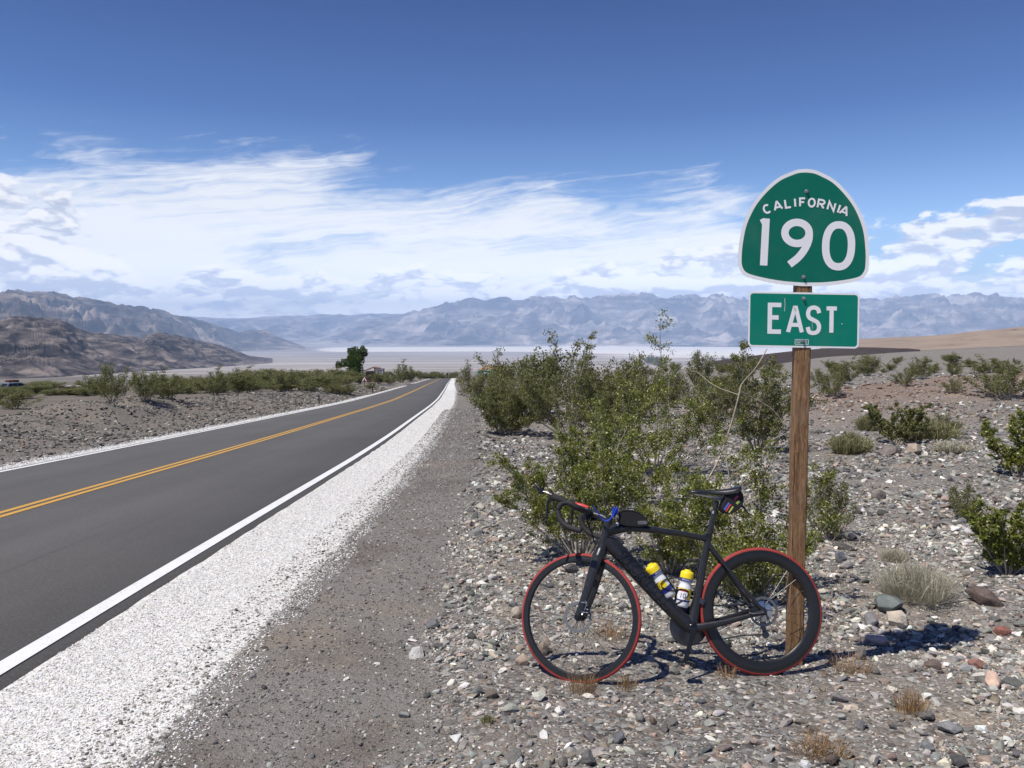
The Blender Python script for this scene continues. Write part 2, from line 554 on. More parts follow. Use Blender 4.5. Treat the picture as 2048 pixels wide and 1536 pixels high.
def ground_material():
    m = bpy.data.materials.new('desert_gravel'); m.use_nodes = True
    t = NT(m.node_tree); b = m.node_tree.nodes['Principled BSDF']
    b.inputs['Specular IOR Level'].default_value = .15
    P = t.n('ShaderNodeNewGeometry').outputs['Position']
    white, path, far, playa, veg, redd = (t.attr(a) for a in ('white', 'path', 'far', 'playa', 'veg', 'red'))
    scrub = t.attr('scrub')
    PAL = [(0.0, (.075, .070, .066)), (.16, (.135, .127, .118)), (.36, (.205, .196, .184)), (.54, (.19, .163, .137)), (.68, (.26, .255, .245)),
           (.80, (.38, .35, .31)), (.87, (.19, .135, .105)), (.92, (.60, .565, .51)), (.97, (.33, .24, .175))]

    def stones(scale, seed):
        v = t.vor(t.vm('ADD', P, (seed, seed * 1.7, 0)), scale)
        hr = t.n('ShaderNodeSeparateColor'); t.put(hr.inputs[0], v.outputs['Color'])
        return t.ramp(hr.outputs[0], PAL, 'CONSTANT'), v.outputs['Distance']
    s1, d1 = stones(85, 1.1)
    s2, d2 = stones(34, 4.2)
    pick = t.sstep(t.noise(P, 9, 2, .6), .44, .56)
    gcol = t.mix(pick, s1, s2)
    big = t.noise(P, .55, 3, .6)
    sand = t.mix(t.noise(P, 160, 2, .6), (.185, .160, .135), (.32, .28, .235))
    gcol = t.mix(t.sstep(big, .42, .66), gcol, t.mix(.55, gcol, sand))
    tan = t.sstep(t.noise(t.vm('ADD', P, (5, 2, 0)), 1.3, 4, .55), .58, .72)
    gcol = t.mix(t.m('MULTIPLY', tan, .75), gcol, t.mix(.35, (.36, .285, .20), gcol))
    gcol = t.mix(t.m('MULTIPLY', redd, .7), gcol, t.mix(.35, (.26, .155, .105), gcol))
    pcol = t.mix(t.sstep(t.noise(P, 210, 2, .7), .35, .7), (.115, .104, .094), (.33, .305, .275))
    pcol = t.mix(t.m('MULTIPLY', t.sstep(t.noise(P, 1.1, 4, .6), .46, .7), .6), pcol, (.115, .092, .072))
    pcol = t.mix(t.m('MULTIPLY', t.sstep(t.noise(t.vm('ADD', P, (7, 1, 3)), .8, 4, .6), .54, .68), .7), pcol, (.24, .20, .155))
    pedge = t.sstep(t.m('ADD', path, t.m('MULTIPLY', t.m('SUBTRACT', t.noise(P, 5, 4, .65), .5), .9)), .4, .62)
    col = t.mix(pedge, gcol, pcol)
    hw = t.n('ShaderNodeSeparateColor'); t.put(hw.inputs[0], t.vor(P, 70).outputs['Color'])
    wcol = t.ramp(hw.outputs[0], [(0, (.30, .285, .26)), (.10, (.60, .585, .55)), (.32, (.76, .75, .72)), (.8, (.69, .67, .62))], 'CONSTANT')
    wedge = t.sstep(t.m('ADD', white, t.m('MULTIPLY', t.m('SUBTRACT', t.noise(P, 7, 5, .7), .5), .9)), .42, .6)
    col = t.mix(wedge, col, wcol)
    col = t.mix(t.m('MULTIPLY', scrub, .8), col, t.mix(t.noise(P, .5, 3, .6), (.085, .072, .055), (.21, .18, .145)))
    # far valley
    px, py, pz = t.xyz(P)
    st = t.noise(t.vec(t.m('MULTIPLY', px, .00022), t.m('MULTIPLY', py, .0011), 2.0), 1.0, 4, .62)
    st2 = t.noise(t.vec(t.m('MULTIPLY', px, .0012), t.m('MULTIPLY', py, .007), 5.0), 1.0, 3, .6)
    fcol = t.ramp(t.m('ADD', t.m('MULTIPLY', st, .7), t.m('MULTIPLY', st2, .3)), [(.33, (.19, .17, .155)), (.45, (.31, .28, .258)), (.56, (.43, .395, .368)), (.7, (.50, .465, .435))])
    fcol = t.mix(veg, fcol, t.mix(t.noise(P, .06, 4, .7), (.065, .062, .045), (.19, .165, .13)))
    pl = t.sstep(t.m('ADD', playa, t.m('MULTIPLY', t.m('SUBTRACT', t.m('ADD', t.m('MULTIPLY', st, .5), t.m('MULTIPLY', st2, .5)), .5), 1.6)), .38, .75)
    fcol = t.mix(pl, fcol, (.80, .74, .665))
    col = t.mix(far, col, fcol)
    t.put(b.inputs['Base Color'], col)
    b.inputs['Roughness'].default_value = .92
    bp = t.n('ShaderNodeBump'); bp.inputs['Strength'].default_value = .8; bp.inputs['Distance'].default_value = .012
    hgt = t.m('ADD', t.m('MULTIPLY', d1, -.5), t.m('MULTIPLY', d2, t.m('MULTIPLY', pick, -1.1)))
    t.put(bp.inputs['Height'], t.m('MULTIPLY', hgt, t.m('SUBTRACT', 1.0, far)))
    t.put(b.inputs['Normal'], bp.outputs[0])
    return m


def build_ground():
    th_f = np.linspace(-R(48), R(48), 430)
    th_b = np.linspace(R(48), 2 * math.pi - R(48), 60)[1:-1]
    th = np.concatenate([th_f, th_b])
    rr = np.concatenate([np.geomspace(.35, 24, 280), np.geomspace(24.4, 900, 190), np.geomspace(920, 60000, 150)])
    A, Rr = np.meshgrid(th, rr)
    x, y = Rr * np.sin(A), Rr * np.cos(A)
    z = ground(x, y)
    nr, na = x.shape
    v = np.stack([x, y, z], -1).reshape(-1, 3)
    v = np.vstack([v, [[0, 0, gz(0, 0)]]])
    i, j = np.meshgrid(np.arange(nr - 1), np.arange(na), indexing='ij')
    j2 = (j + 1) % na
    q = np.stack([i * na + j, i * na + j2, (i + 1) * na + j2, (i + 1) * na + j], -1).reshape(-1, 4)[:, ::-1]
    xf, yf = v[:, 0], v[:, 1]
    r = np.hypot(xf, yf); u = road_u(xf, yf)
    vis = (yf > -40) & (yf < 330)
    white = np.where(vis, sst(u, 2.6, 3.1) * sst(u, 4.60, 4.05) + sst(u, -2.5, -3.0) * sst(u, -3.75, -3.35) * sst(yf, -30, 5), 0)
    wob = .25 * perlin(yf * .22, xf * 0 + .7, 2)
    path = np.where(vis, sst(u, 3.6, 4.0) * sst(u + wob, 5.75, 5.35), 0) * sst(yf, 75, 40)
    far = sst(r, 700, 1500)
    az = np.degrees(np.arctan2(xf, yf))
    n1 = fbm(xf * .0006, yf * .0006, 4, 51)
    d_ang = (CAMZ - v[:, 2]) / np.maximum(r, 1)              # depression
    py = 655 + F * d_ang
    px = 1024 + F * np.tan(np.radians(np.clip(az, -80, 80)))
    pl = 1.15 * np.exp(-((py - 698) / 5.5) ** 2) * sst(px, 580, 690) * sst(px, 1450, 1150) + .90 * np.exp(-((py - 702) / 15) ** 2) * sst(px, 950, 1350)
    pl = np.where((r > 6000) & (yf > 0), pl, 0)
    veg = sst(r, 3600, 1500) * .85 + .35 * sst(n1, .1, .5) * sst(r, 9000, 4000)
    red = np.exp(-((yf - 27 - .25 * xf) / 5.5) ** 2) * sst(xf, 5, 11)
    scrub = (.45 * sst(u, -3.9, -4.6) + .55 * sst(u, -11.5, -16)) * sst(r, 900, 250) * (yf > 0)
    at_ = {k: ('POINT', np.clip(a, 0, 1.2)) for k, a in dict(white=white, path=path, far=far, playa=pl, veg=veg, red=red, scrub=scrub).items()}
    o = mesh_obj('ground', v, q, ground_material(), None, True, at_)
    c = len(v) - 1
    bm = bmesh.new(); bm.from_mesh(o.data); bm.verts.ensure_lookup_table()
    for k in range(na):
        bm.faces.new((bm.verts[c], bm.verts[(k + 1) % na], bm.verts[k])).smooth = True
    bmesh.ops.recalc_face_normals(bm, faces=bm.faces)
    up = sum(f.normal.z for f in bm.faces)
    if up < 0:
        bmesh.ops.reverse_faces(bm, faces=bm.faces)
    bm.to_mesh(o.data); bm.free()
    return tag(o, kind='structure')


GROUND = build_ground()


# ------------------------------------------------------------------ road
def strip(u0, u1, ys, lift, wob=None, seed=0):
    """a sheet that follows the road between two offsets"""
    c = road_c(ys)
    n = len(ys)
    w = 0 if wob is None else wob * fbm(ys * .8, ys * 0 + seed, 3, seed + 60)
    xa, xb = c + u0 + w, c + u1 + w
    za, zb = ground_smooth(xa, ys) + lift, ground_smooth(xb, ys) + lift
    v = np.concatenate([np.stack([xa, ys, za], -1), np.stack([xb, ys, zb], -1)])
    i = np.arange(n - 1)
    return v, np.stack([i, i + n, i + n + 1, i + 1], -1)


def asphalt():
    m = bpy.data.materials.new('asphalt'); m.use_nodes = True
    t = NT(m.node_tree); b = m.node_tree.nodes['Principled BSDF']
    P = t.n('ShaderNodeNewGeometry').outputs['Position']
    x, y, z = t.xyz(P)
    fine = t.m('ADD', t.m('MULTIPLY', t.noise(P, 260, 2, .7), .5), t.m('MULTIPLY', t.noise(P, 55, 3, .75), .5))
    streak = t.noise(t.vec(t.m('MULTIPLY', x, 1.3), t.m('MULTIPLY', y, .06), 0), 1.0, 5, .6)
    blot = t.noise(P, .35, 4, .55)
    base = t.ramp(t.m('ADD', t.m('MULTIPLY', streak, .55), t.m('MULTIPLY', blot, .45)), [(.36, (.086, .080, .073)), (.5, (.102, .096, .088)), (.64, (.122, .115, .106))])
    col = t.mix(t.sstep(fine, .38, .64), t.mix(.42, base, (.03, .03, .03)), t.mix(.26, base, (.22, .21, .195)))
    # hairline cracks, sealed seams and polished wheel tracks
    cr = t.vor(t.vm('ADD', P, t.vm('SCALE', t.noise(P, 1.5, 3, .6, 0, 1))), .42, 'DISTANCE_TO_EDGE')
    cr.inputs['Vector'].links[0].from_node.inputs[1].links[0].from_node.inputs[3].default_value = 1.1
    crack = t.m('MULTIPLY', t.sstep(cr.outputs['Distance'], .010, .003), t.sstep(t.noise(P, .12, 2, .5), .52, .62))
    col = t.mix(t.m('MULTIPLY', crack, .6), col, (.028, .026, .024))
    sk = t.sstep(t.noise(t.vec(t.m('MULTIPLY', x, 9.0), t.m('MULTIPLY', y, .16), 4.0), 1.0, 3, .5), .66, .74)
    col = t.mix(t.m('MULTIPLY', sk, .38), col, (.045, .042, .039))
    grit = t.sstep(t.vor(P, 38).outputs['Distance'], .10, .05)
    col = t.mix(t.m('MULTIPLY', grit, t.m('MULTIPLY', t.sstep(t.noise(P, .8, 4, .6), .5, .7), .30)), col, (.32, .30, .27))
    t.put(b.inputs['Base Color'], col)
    b.inputs['Roughness'].default_value = .78
    b.inputs['Specular IOR Level'].default_value = .35
    bp = t.n('ShaderNodeBump'); bp.inputs['Strength'].default_value = .35; bp.inputs['Distance'].default_value = .004
    t.put(bp.inputs['Height'], fine); t.put(b.inputs['Normal'], bp.outputs[0])
    return m


def paint(name, color, worn=.5):
    m = bpy.data.materials.new(name); m.use_nodes = True
    t = NT(m.node_tree); b = m.node_tree.nodes['Principled BSDF']
    P = t.n('ShaderNodeNewGeometry').outputs['Position']
    n1 = t.noise(P, 75, 5, .7)
    n2 = t.noise(P, 2.5, 4, .6)
    wear = t.m('MULTIPLY', t.sstep(n1, .53, .66), t.sstep(n2, .36, .60))
    col = t.mix(t.m('MULTIPLY', wear, worn), t.mix(t.noise(P, 6, 4, .6), tuple(c * .78 for c in color), color), (.12, .11, .10))
    t.put(b.inputs['Base Color'], col); b.inputs['Roughness'].default_value = .7
    return m


M_ASPH = asphalt()
M_WHITE_LINE = paint('white_road_paint', (.84, .84, .82), .6)
M_YELLOW_LINE = paint('yellow_road_paint', (.64, .35, .055), .5)
YS = np.concatenate([np.linspace(-30, 40, 281), np.linspace(40.5, 300, 240)])


def build_road():
    cross = [(-3.22, -.03), (-3.16, .022), (-1.5, .034), (0, .04), (1.5, .036), (3.20, .026), (3.25, -.03)]
    c = road_c(YS); n = len(YS)
    edge = .022 * fbm(YS * 1.7, YS * 0, 4, 71)
    V = []
    for k, (u, l) in enumerate(cross):
        xx = c + u + (edge if k >= 5 else 0) + (edge[::-1] if k <= 1 else 0)
        V.append(np.stack([xx, YS, ground_smooth(xx, YS) + l], -1))
    V = np.concatenate(V)
    i = np.arange(n - 1); fs = []
    for k in range(len(cross) - 1):
        fs.append(np.stack([k * n + i, (k + 1) * n + i, (k + 1) * n + i + 1, k * n + i + 1], -1))
    road = tag(mesh_obj('road', V, np.concatenate(fs), M_ASPH, None, True), kind='structure')
    for nm, a, b_, l, mt in (('edge_line', 3.005, 3.140, .0335, M_WHITE_LINE), ('edge_line', -3.06, -2.93, .0305, M_WHITE_LINE),
                             ('centre_line', -.215, -.115, .0435, M_YELLOW_LINE), ('centre_line', -.035, .065, .0445, M_YELLOW_LINE)):
        ys = YS if a > -2.9 else YS
        v, f = strip(a, b_, ys, l)
        if a < -2.9:                                  # broken where the side road leaves
            keep = ~((ys[f[:, 0] % len(ys)] > 124) & (ys[f[:, 0] % len(ys)] < 150))
            f = f[keep]
        mesh_obj(nm, v, f, mt, road)
    # side road into the campground
    sx = np.linspace(-3.0, -40, 40)
    yc = 136 + .12 * (-sx - 3) + .004 * (sx + 3) ** 2
    half = 4.5 + 6 * np.exp((sx + 3) / 3.5)
    X = road_c(yc) + sx
    v = []
    for sgn in (-1, 1):
        yy = yc + sgn * half
        v.append(np.stack([X, yy, ground(X, yy) + .03], -1))
    v = np.concatenate(v); i = np.arange(39)
    tag(mesh_obj('side_road', v, np.stack([i, i + 40, i + 41, i + 1], -1), M_ASPH), kind='structure')
    return road


ROAD = build_road()


# ------------------------------------------------------------------ mountains
def rock_material(name, cols, scale, rough=.95, strat=.5):
    m = bpy.data.materials.new(name); m.use_nodes = True
    t = NT(m.node_tree); b = m.node_tree.nodes['Principled BSDF']
    g = t.n('ShaderNodeNewGeometry')
    P = g.outputs['Position']
    x, y, z = t.xyz(P)
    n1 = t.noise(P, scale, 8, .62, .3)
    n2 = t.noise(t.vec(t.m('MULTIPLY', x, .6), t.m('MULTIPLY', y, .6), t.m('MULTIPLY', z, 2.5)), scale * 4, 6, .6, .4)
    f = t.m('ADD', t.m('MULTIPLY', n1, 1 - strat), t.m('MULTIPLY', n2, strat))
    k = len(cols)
    col = t.ramp(f, [(.41 + .18 * i / (k - 1), c) for i, c in enumerate(cols)])  # dark and light rock, partly painted in place of cloud shadows on the ranges
    nz = t.xyz(g.outputs['Normal'])[2]
    col = t.mix(t.m('MULTIPLY', t.sstep(nz, .965, .995), .6), col, cols[-1])       # fans and washes are paler
    t.put(b.inputs['Base Color'], col)
    b.inputs['Roughness'].default_value = rough
    b.inputs['Specular IOR Level'].default_value = .1
    return m


def mountain(name, ridge, r_base, r_ridge, material, label_seed, spur=.55, nscale=None, n_az=520, n_r=120, back=.35, jag=.06, snow=None, pw=1.25):
    """ridge: photo (x, y) polyline of the crest; r_*: metres from the camera"""
    rx, ry = np.array(ridge, float).T
    pxs = np.linspace(rx[0], rx[-1], n_az)
    az = np.arctan((pxs - 1024) / F)
    secz = 1 / np.cos(az)
    def elev(py):                                    # tangent of elevation along this bearing
        b_ = (768 - py) / F
        return (-_s + b_ * _c) / (_c + b_ * _s) / secz
    # small roughness along the traced crest
    cres = np.interp(pxs, rx, ry)
    er = elev(cres)
    tt = np.concatenate([np.linspace(0, 1, n_r), 1 + np.linspace(0, back, max(6, n_r // 6))[1:]])
    A, T = np.meshgrid(np.arange(n_az), tt, indexing='ij')
    rb = r_base if not callable(r_base) else r_base(pxs)[:, None]
    rr_ = r_ridge if not callable(r_ridge) else r_ridge(pxs)[:, None]
    Rr = rb + (rr_ - rb) * T
    x, y = Rr * np.sin(az)[:, None], Rr * np.cos(az)[:, None]
    rbv = np.ones((n_az, 1)) * rb
    zb = ground_smooth(rbv[:, 0] * np.sin(az), rbv[:, 0] * np.cos(az))[:, None] - 2
    zr = CAMZ + er[:, None] * rr_
    H = zr - zb
    nsc = nscale or 1.0 / (np.mean(rr_) * .055)
    wx = x + (.35 / nsc) * fbm(x * nsc * .5, y * nsc * .5, 3, label_seed + 5); wy = y + (.35 / nsc) * fbm(x * nsc * .5 + 9, y * nsc * .5, 3, label_seed + 6)
    rid = ridged(wx * nsc, wy * nsc, 6, label_seed) / 1.6
    prof = np.where(T <= 1, T ** pw, 1 - ((T - 1) / back) * .7)
    env = np.sin(np.pi * np.clip(T, 0, 1)) ** .8
    z = zb + H * (prof + spur * env * (rid - .62) * (1 - .25 * T)) + jag * H * (ridged(wx * nsc * 1.9, wy * nsc * 1.9, 5, label_seed + 9) / 1.6 - .60) * sst(T, .35, 1.0)
    z = np.maximum(z, zb - 40 - 60 * (1 - sst(T, 0, .1))) - 25 * (1 - sst(T, 0, .03))
    v = np.stack([x, y, z], -1).reshape(-1, 3)
    n2 = len(tt)
    i, j = np.meshgrid(np.arange(n_az - 1), np.arange(n2 - 1), indexing='ij')
    q = np.stack([i * n2 + j, (i + 1) * n2 + j, (i + 1) * n2 + j + 1, i * n2 + j + 1], -1).reshape(-1, 4)
    o = mesh_obj(name, v, q, material, None, True)
    # solid underside so that the range is a closed block, not a sheet
    return tag(o, kind='structure')


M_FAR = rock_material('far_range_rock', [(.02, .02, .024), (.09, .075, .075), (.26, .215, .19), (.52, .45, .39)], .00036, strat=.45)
M_LEFT = rock_material('blue_range_rock', [(.030, .026, .026), (.085, .068, .06), (.19, .155, .13), (.36, .30, .25)], .0006)
M_NEARL = rock_material('brown_hill_rock', [(.024, .022, .023), (.062, .053, .051), (.125, .105, .097), (.23, .19, .165)], .0045, strat=.6)
M_TAN = rock_material('tan_hill_rock', [(.13, .10, .08), (.22, .165, .125), (.28, .21, .16), (.33, .26, .20)], .006)
M_DARK = rock_material('dark_basalt', [(.022, .018, .017), (.04, .032, .029), (.075, .058, .05)], .03)

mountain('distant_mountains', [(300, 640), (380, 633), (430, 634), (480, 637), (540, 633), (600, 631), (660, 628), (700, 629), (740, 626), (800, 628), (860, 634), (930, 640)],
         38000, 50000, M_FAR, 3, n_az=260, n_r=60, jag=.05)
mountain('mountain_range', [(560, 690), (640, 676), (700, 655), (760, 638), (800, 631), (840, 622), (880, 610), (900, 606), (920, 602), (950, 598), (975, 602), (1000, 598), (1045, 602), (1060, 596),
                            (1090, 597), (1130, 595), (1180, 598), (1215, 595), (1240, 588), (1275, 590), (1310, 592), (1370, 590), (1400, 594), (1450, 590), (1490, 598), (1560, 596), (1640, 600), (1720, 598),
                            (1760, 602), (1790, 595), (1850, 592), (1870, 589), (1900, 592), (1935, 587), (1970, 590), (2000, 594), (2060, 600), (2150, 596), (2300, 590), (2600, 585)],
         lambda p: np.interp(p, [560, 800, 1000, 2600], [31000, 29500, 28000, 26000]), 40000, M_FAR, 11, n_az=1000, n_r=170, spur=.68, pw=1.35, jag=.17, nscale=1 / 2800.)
mountain('blue_mountain_range', [(-700, 560), (-300, 572), (-100, 580), (0, 583), (40, 580), (70, 583), (100, 584), (130, 588), (150, 594), (170, 597), (210, 603), (250, 610), (300, 615), (330, 622), (370, 632), (400, 640), (430, 649), (455, 657), (480, 665), (520, 676), (575, 690)],
         lambda p: np.interp(p, [-700, 0, 300, 575], [7500, 8500, 14000, 26500]), lambda p: np.interp(p, [-700, 0, 300, 575], [15000, 16500, 20000, 28000]), M_LEFT, 23, n_az=720, n_r=150, spur=.62, jag=.07, pw=1.3)
mountain('pointed_hill', [(420, 693), (455, 674), (480, 665), (505, 659), (518, 661), (530, 658), (545, 666), (560, 674), (585, 684), (610, 694)],
         22500, 25500, M_LEFT, 33, n_az=150, n_r=60, spur=.6)
mountain('brown_hills', [(-700, 600), (-300, 625), (-60, 641), (0, 640), (30, 634), (60, 633), (85, 636), (110, 637), (135, 641), (152, 655), (175, 664), (215, 668), (255, 671), (285, 676), (300, 668), (330, 664), (360, 672), (400, 682), (440, 690), (470, 700), (500, 712), (545, 727)],
         lambda p: np.interp(p, [-700, 0, 110, 300, 430, 545], [2450, 2600, 2750, 4300, 5600, 7200]), lambda p: np.interp(p, [-700, 0, 300, 545], [4600, 5000, 6600, 8400]), M_NEARL, 43, n_az=1100, n_r=190, spur=.72, jag=.09, pw=1.25, nscale=1 / 380.)
mountain('tan_hills', [(1640, 722), (1680, 692), (1718, 678), (1780, 675), (1850, 672), (1900, 668), (1930, 664), (1985, 659), (2048, 653), (2200, 640), (2500, 625)],
         1300, 2500, M_TAN, 53, n_az=420, n_r=110, spur=.42, jag=.04, nscale=1 / 240., pw=1.0)
mountain('dark_hill', [(1430, 733), (1475, 722), (1520, 713), (1560, 707), (1600, 703), (1640, 699), (1690, 698), (1720, 697), (1750, 702), (1785, 708), (1840, 722)],
         640, 900, M_DARK, 63, n_az=220, n_r=70, spur=.40, jag=.06, nscale=1 / 60., pw=1.0)


def build_haze():
    m = bpy.data.materials.new('valley_haze'); m.use_nodes = True
    t = m.node_tree; t.nodes.clear()
    o_ = t.nodes.new('ShaderNodeOutputMaterial'); v = t.nodes.new('ShaderNodeVolumePrincipled')
    v.inputs['Color'].default_value = (.50, .69, 1.0, 1)
    v.inputs['Density'].default_value = HAZE
    v.inputs['Anisotropy'].default_value = 0.0
    t.links.new(v.outputs[0], o_.inputs['Volume'])
    b = MB().box((0, 0, 540), (124000, 124000, 2520))
    o = b.build('haze', m)
    return tag(o, kind='stuff')


HAZE = 3.3e-5
build_haze()

# ------------------------------------------------------------------ lettering
def stroke2d(pts, w, closed=False):
    """ribbon of width w along a 2-D polyline -> verts, quads"""
    P = np.asarray(pts, float)
    n = len(P)
    L, Rr = [], []
    for i in range(n):
        if closed:
            a, b = P[i] - P[i - 1], P[(i + 1) % n] - P[i]
        else:
            a = P[i] - P[i - 1] if i > 0 else P[1] - P[0]
            b = P[i + 1] - P[i] if i < n - 1 else P[-1] - P[-2]
        a = a / (np.linalg.norm(a) + 1e-9); b = b / (np.linalg.norm(b) + 1e-9)
        na, nb = np.array([-a[1], a[0]]), np.array([-b[1], b[0]])
        m = na + nb
        m = m / (np.linalg.norm(m) + 1e-9)
        k = 1 / max(.38, m @ na)
        L.append(P[i] + m * w / 2 * k); Rr.append(P[i] - m * w / 2 * k)
    v = L + Rr
    f = [(i, i + n, (i + 1) % n + n, (i + 1) % n) for i in range(n if closed else n - 1)]
    return v, f


def arc(cx, cy, rx, ry, a0, a1, n=26, p=2.0):
    t = np.radians(np.linspace(a0, a1, n))
    c, s = np.cos(t), np.sin(t)
    return [(cx + rx * np.sign(a) * abs(a) ** (2 / p), cy + ry * np.sign(b) * abs(b) ** (2 / p)) for a, b in zip(c, s)]


def smooth_line(pts, n=8):
    P = np.asarray(pts, float); out = []
    Q = np.vstack([2 * P[0] - P[1], P, 2 * P[-1] - P[-2]])
    for i in range(1, len(Q) - 2):
        p0, p1, p2, p3 = Q[i - 1:i + 3]
        for t in np.linspace(0, 1, n, endpoint=False):
            out.append(.5 * (2 * p1 + (p2 - p0) * t + (2 * p0 - 5 * p1 + 4 * p2 - p3) * t * t + (3 * p1 - p0 - 3 * p2 + p3) * t ** 3))
    out.append(P[-1])
    return np.array(out)


GLYPH = {
    'C': [arc(.54, .5, .5, .5, 48, 312, 30)],
    'A': [[(0, 0), (.46, 1.0), (.54, 1.0), (1, 0)], [(.19, .30), (.81, .30)]],
    'L': [[(0, 1), (0, 0), (1, 0)]],
    'I': [[(.5, 0), (.5, 1)]],
    'F': [[(0, 0), (0, 1), (1, 1)], [(0, .52), (.8, .52)]],
    'O': [arc(.5, .5, .5, .5, 0, 348, 30)],
    'R': [[(0, 0), (0, 1), (.55, 1)] + arc(.58, .74, .42, .26, 90, -90, 14) + [(0, .48)], [(.45, .48), (1, 0)]],
    'N': [[(0, 0), (0, 1), (1, 0), (1, 1)]],
    'E': [[(1, 1), (0, 1), (0, 0), (1, 0)], [(0, .53), (.78, .53)]],
    'S': [smooth_line([(.96, .78), (.84, .94), (.52, 1.0), (.18, .94), (.04, .77), (.16, .60), (.5, .51), (.84, .41), (.97, .23), (.84, .06), (.5, 0), (.16, .05), (.03, .23)], 5)],
    'T': [[(0, 1), (1, 1)], [(.5, 0), (.5, 1)]],
    '1': [[(.62, 0), (.62, 1.0)]],
    '0': [arc(.5, .5, .5, .5, 0, 353, 48, 2.35)],
}


def glyph_strokes(ch, x0, y0, x1, y1, w):
    """centre lines of a letter fitted into a box (y down) given its stroke width"""
    out = []
    for pl in GLYPH[ch]:
        out.append([(x0 + w / 2 + px * (x1 - x0 - w), y1 - w / 2 - py * (y1 - y0 - w)) for px, py in pl])
    return out


def text_mesh(s, size=1.0):
    cu = bpy.data.curves.new('txt', 'FONT'); cu.body = s; cu.size = size; cu.align_x = 'CENTER'; cu.align_y = 'CENTER'
    ob = bpy.data.objects.new('txt', cu); C.objects.link(ob)
    bpy.context.view_layer.update()
    me = ob.evaluated_get(bpy.context.evaluated_depsgraph_get()).to_mesh()
    v = np.array([tuple(q.co) for q in me.vertices]); f = [tuple(p.vertices) for p in me.polygons]
    ob.evaluated_get(bpy.context.evaluated_depsgraph_get()).to_mesh_clear()
    bpy.data.objects.remove(ob, do_unlink=True); bpy.data.curves.remove(cu)
    return v, f


# ------------------------------------------------------------------ route sign
def wood_material():
    m = bpy.data.materials.new('weathered_post_wood'); m.use_nodes = True
    t = NT(m.node_tree); b = m.node_tree.nodes['Principled BSDF']
    co = t.n('ShaderNodeTexCoord').outputs['Object']
    x, y, z = t.xyz(co)
    warp = t.m('MULTIPLY', t.m('SUBTRACT', t.noise(t.vec(x, y, t.m('MULTIPLY', z, .35)), 14, 3, .5), .5), .05)
    g = t.vec(t.m('ADD', x, warp), t.m('ADD', y, warp), t.m('MULTIPLY', z, .035))
    grain = t.noise(g, 260, 5, .65)
    coarse = t.noise(g, 62, 3, .55, .6)
    col = t.ramp(t.m('ADD', t.m('MULTIPLY', grain, .55), t.m('MULTIPLY', coarse, .45)),
                 [(.36, (.075, .040, .020)), (.46, (.185, .102, .050)), (.54, (.275, .165, .083)), (.66, (.38, .25, .145))])
    weather = t.sstep(t.noise(t.vec(x, y, t.m('MULTIPLY', z, .5)), 5, 4, .6), .50, .72)
    col = t.mix(t.m('MULTIPLY', weather, .45), col, (.24, .175, .125))
    kn = t.vor(t.vec(t.m('MULTIPLY', x, 1.0), t.m('MULTIPLY', y, 1.0), t.m('MULTIPLY', z, .55)), 5.2)
    knot = t.sstep(kn.outputs['Distance'], .085, .03)
    col = t.mix(t.m('MULTIPLY', knot, .8), col, (.055, .026, .014))
    crack = t.sstep(t.noise(t.vec(t.m('ADD', x, warp), y, t.m('MULTIPLY', z, .02)), 120, 2, .5), .66, .72)
    col = t.mix(t.m('MULTIPLY', crack, .75), col, (.05, .03, .02))
    t.put(b.inputs['Base Color'], col)
    b.inputs['Roughness'].default_value = .82; b.inputs['Specular IOR Level'].default_value = .25
    bp = t.n('ShaderNodeBump'); bp.inputs['Strength'].default_value = .7; bp.inputs['Distance'].default_value = .003
    t.put(bp.inputs['Height'], t.m('SUBTRACT', t.m('MULTIPLY', grain, .8), t.m('MULTIPLY', crack, 1.2)))
    t.put(b.inputs['Normal'], bp.outputs[0])
    return m


def sheeting(name, color, var=.06):
    """retroreflective sign sheeting: faint beaded texture, a little dust"""
    m = bpy.data.materials.new(name); m.use_nodes = True
    t = NT(m.node_tree); b = m.node_tree.nodes['Principled BSDF']
    co = t.n('ShaderNodeTexCoord').outputs['Object']
    n1 = t.noise(co, 900, 2, .6); n2 = t.noise(co, 5, 4, .6)
    c = t.mix(t.sstep(n1, .3, .7), tuple(k * (1 - var) for k in color), tuple(min(1, k * (1 + var)) for k in color))
    c = t.mix(t.m('MULTIPLY', t.sstep(n2, .45, .75), .04), c, (.45, .42, .38))
    t.put(b.inputs['Base Color'], c)
    b.inputs['Roughness'].default_value = .5
    b.inputs['Specular IOR Level'].default_value = .25
    return m


M_WOOD = wood_material()
M_SWHITE = sheeting('white_sign_sheeting', (.86, .86, .87), .05)
M_SGREEN = sheeting('dark_green_sign_sheeting', (.0, .150, .100))
M_SGREEN2 = sheeting('green_sign_sheeting', (.0, .215, .148))
M_ALU = mat('galvanised_metal', (.42, .42, .43), .45, .9, var=.2, vscale=90)
SIGN_YAW = R(-8)
SIGN_ROOT = np.array([1.578, 4.52, gz(1.578, 4.52)])
_cs, _sn = math.cos(SIGN_YAW), math.sin(SIGN_YAW)


def on_sign(px, py, yl):
    """photo pixel -> (x, z) on the plane y = yl of the sign's own frame"""
    d = ray(px, py)
    o = np.array([0, 0, CAMZ]) - SIGN_ROOT
    rot = lambda q: np.array([_cs * q[0] + _sn * q[1], -_sn * q[0] + _cs * q[1], q[2]])
    ol, dl = rot(o), rot(d)
    t = (yl - ol[1]) / dl[1]
    q = ol + t * dl
    return q[0], q[2]


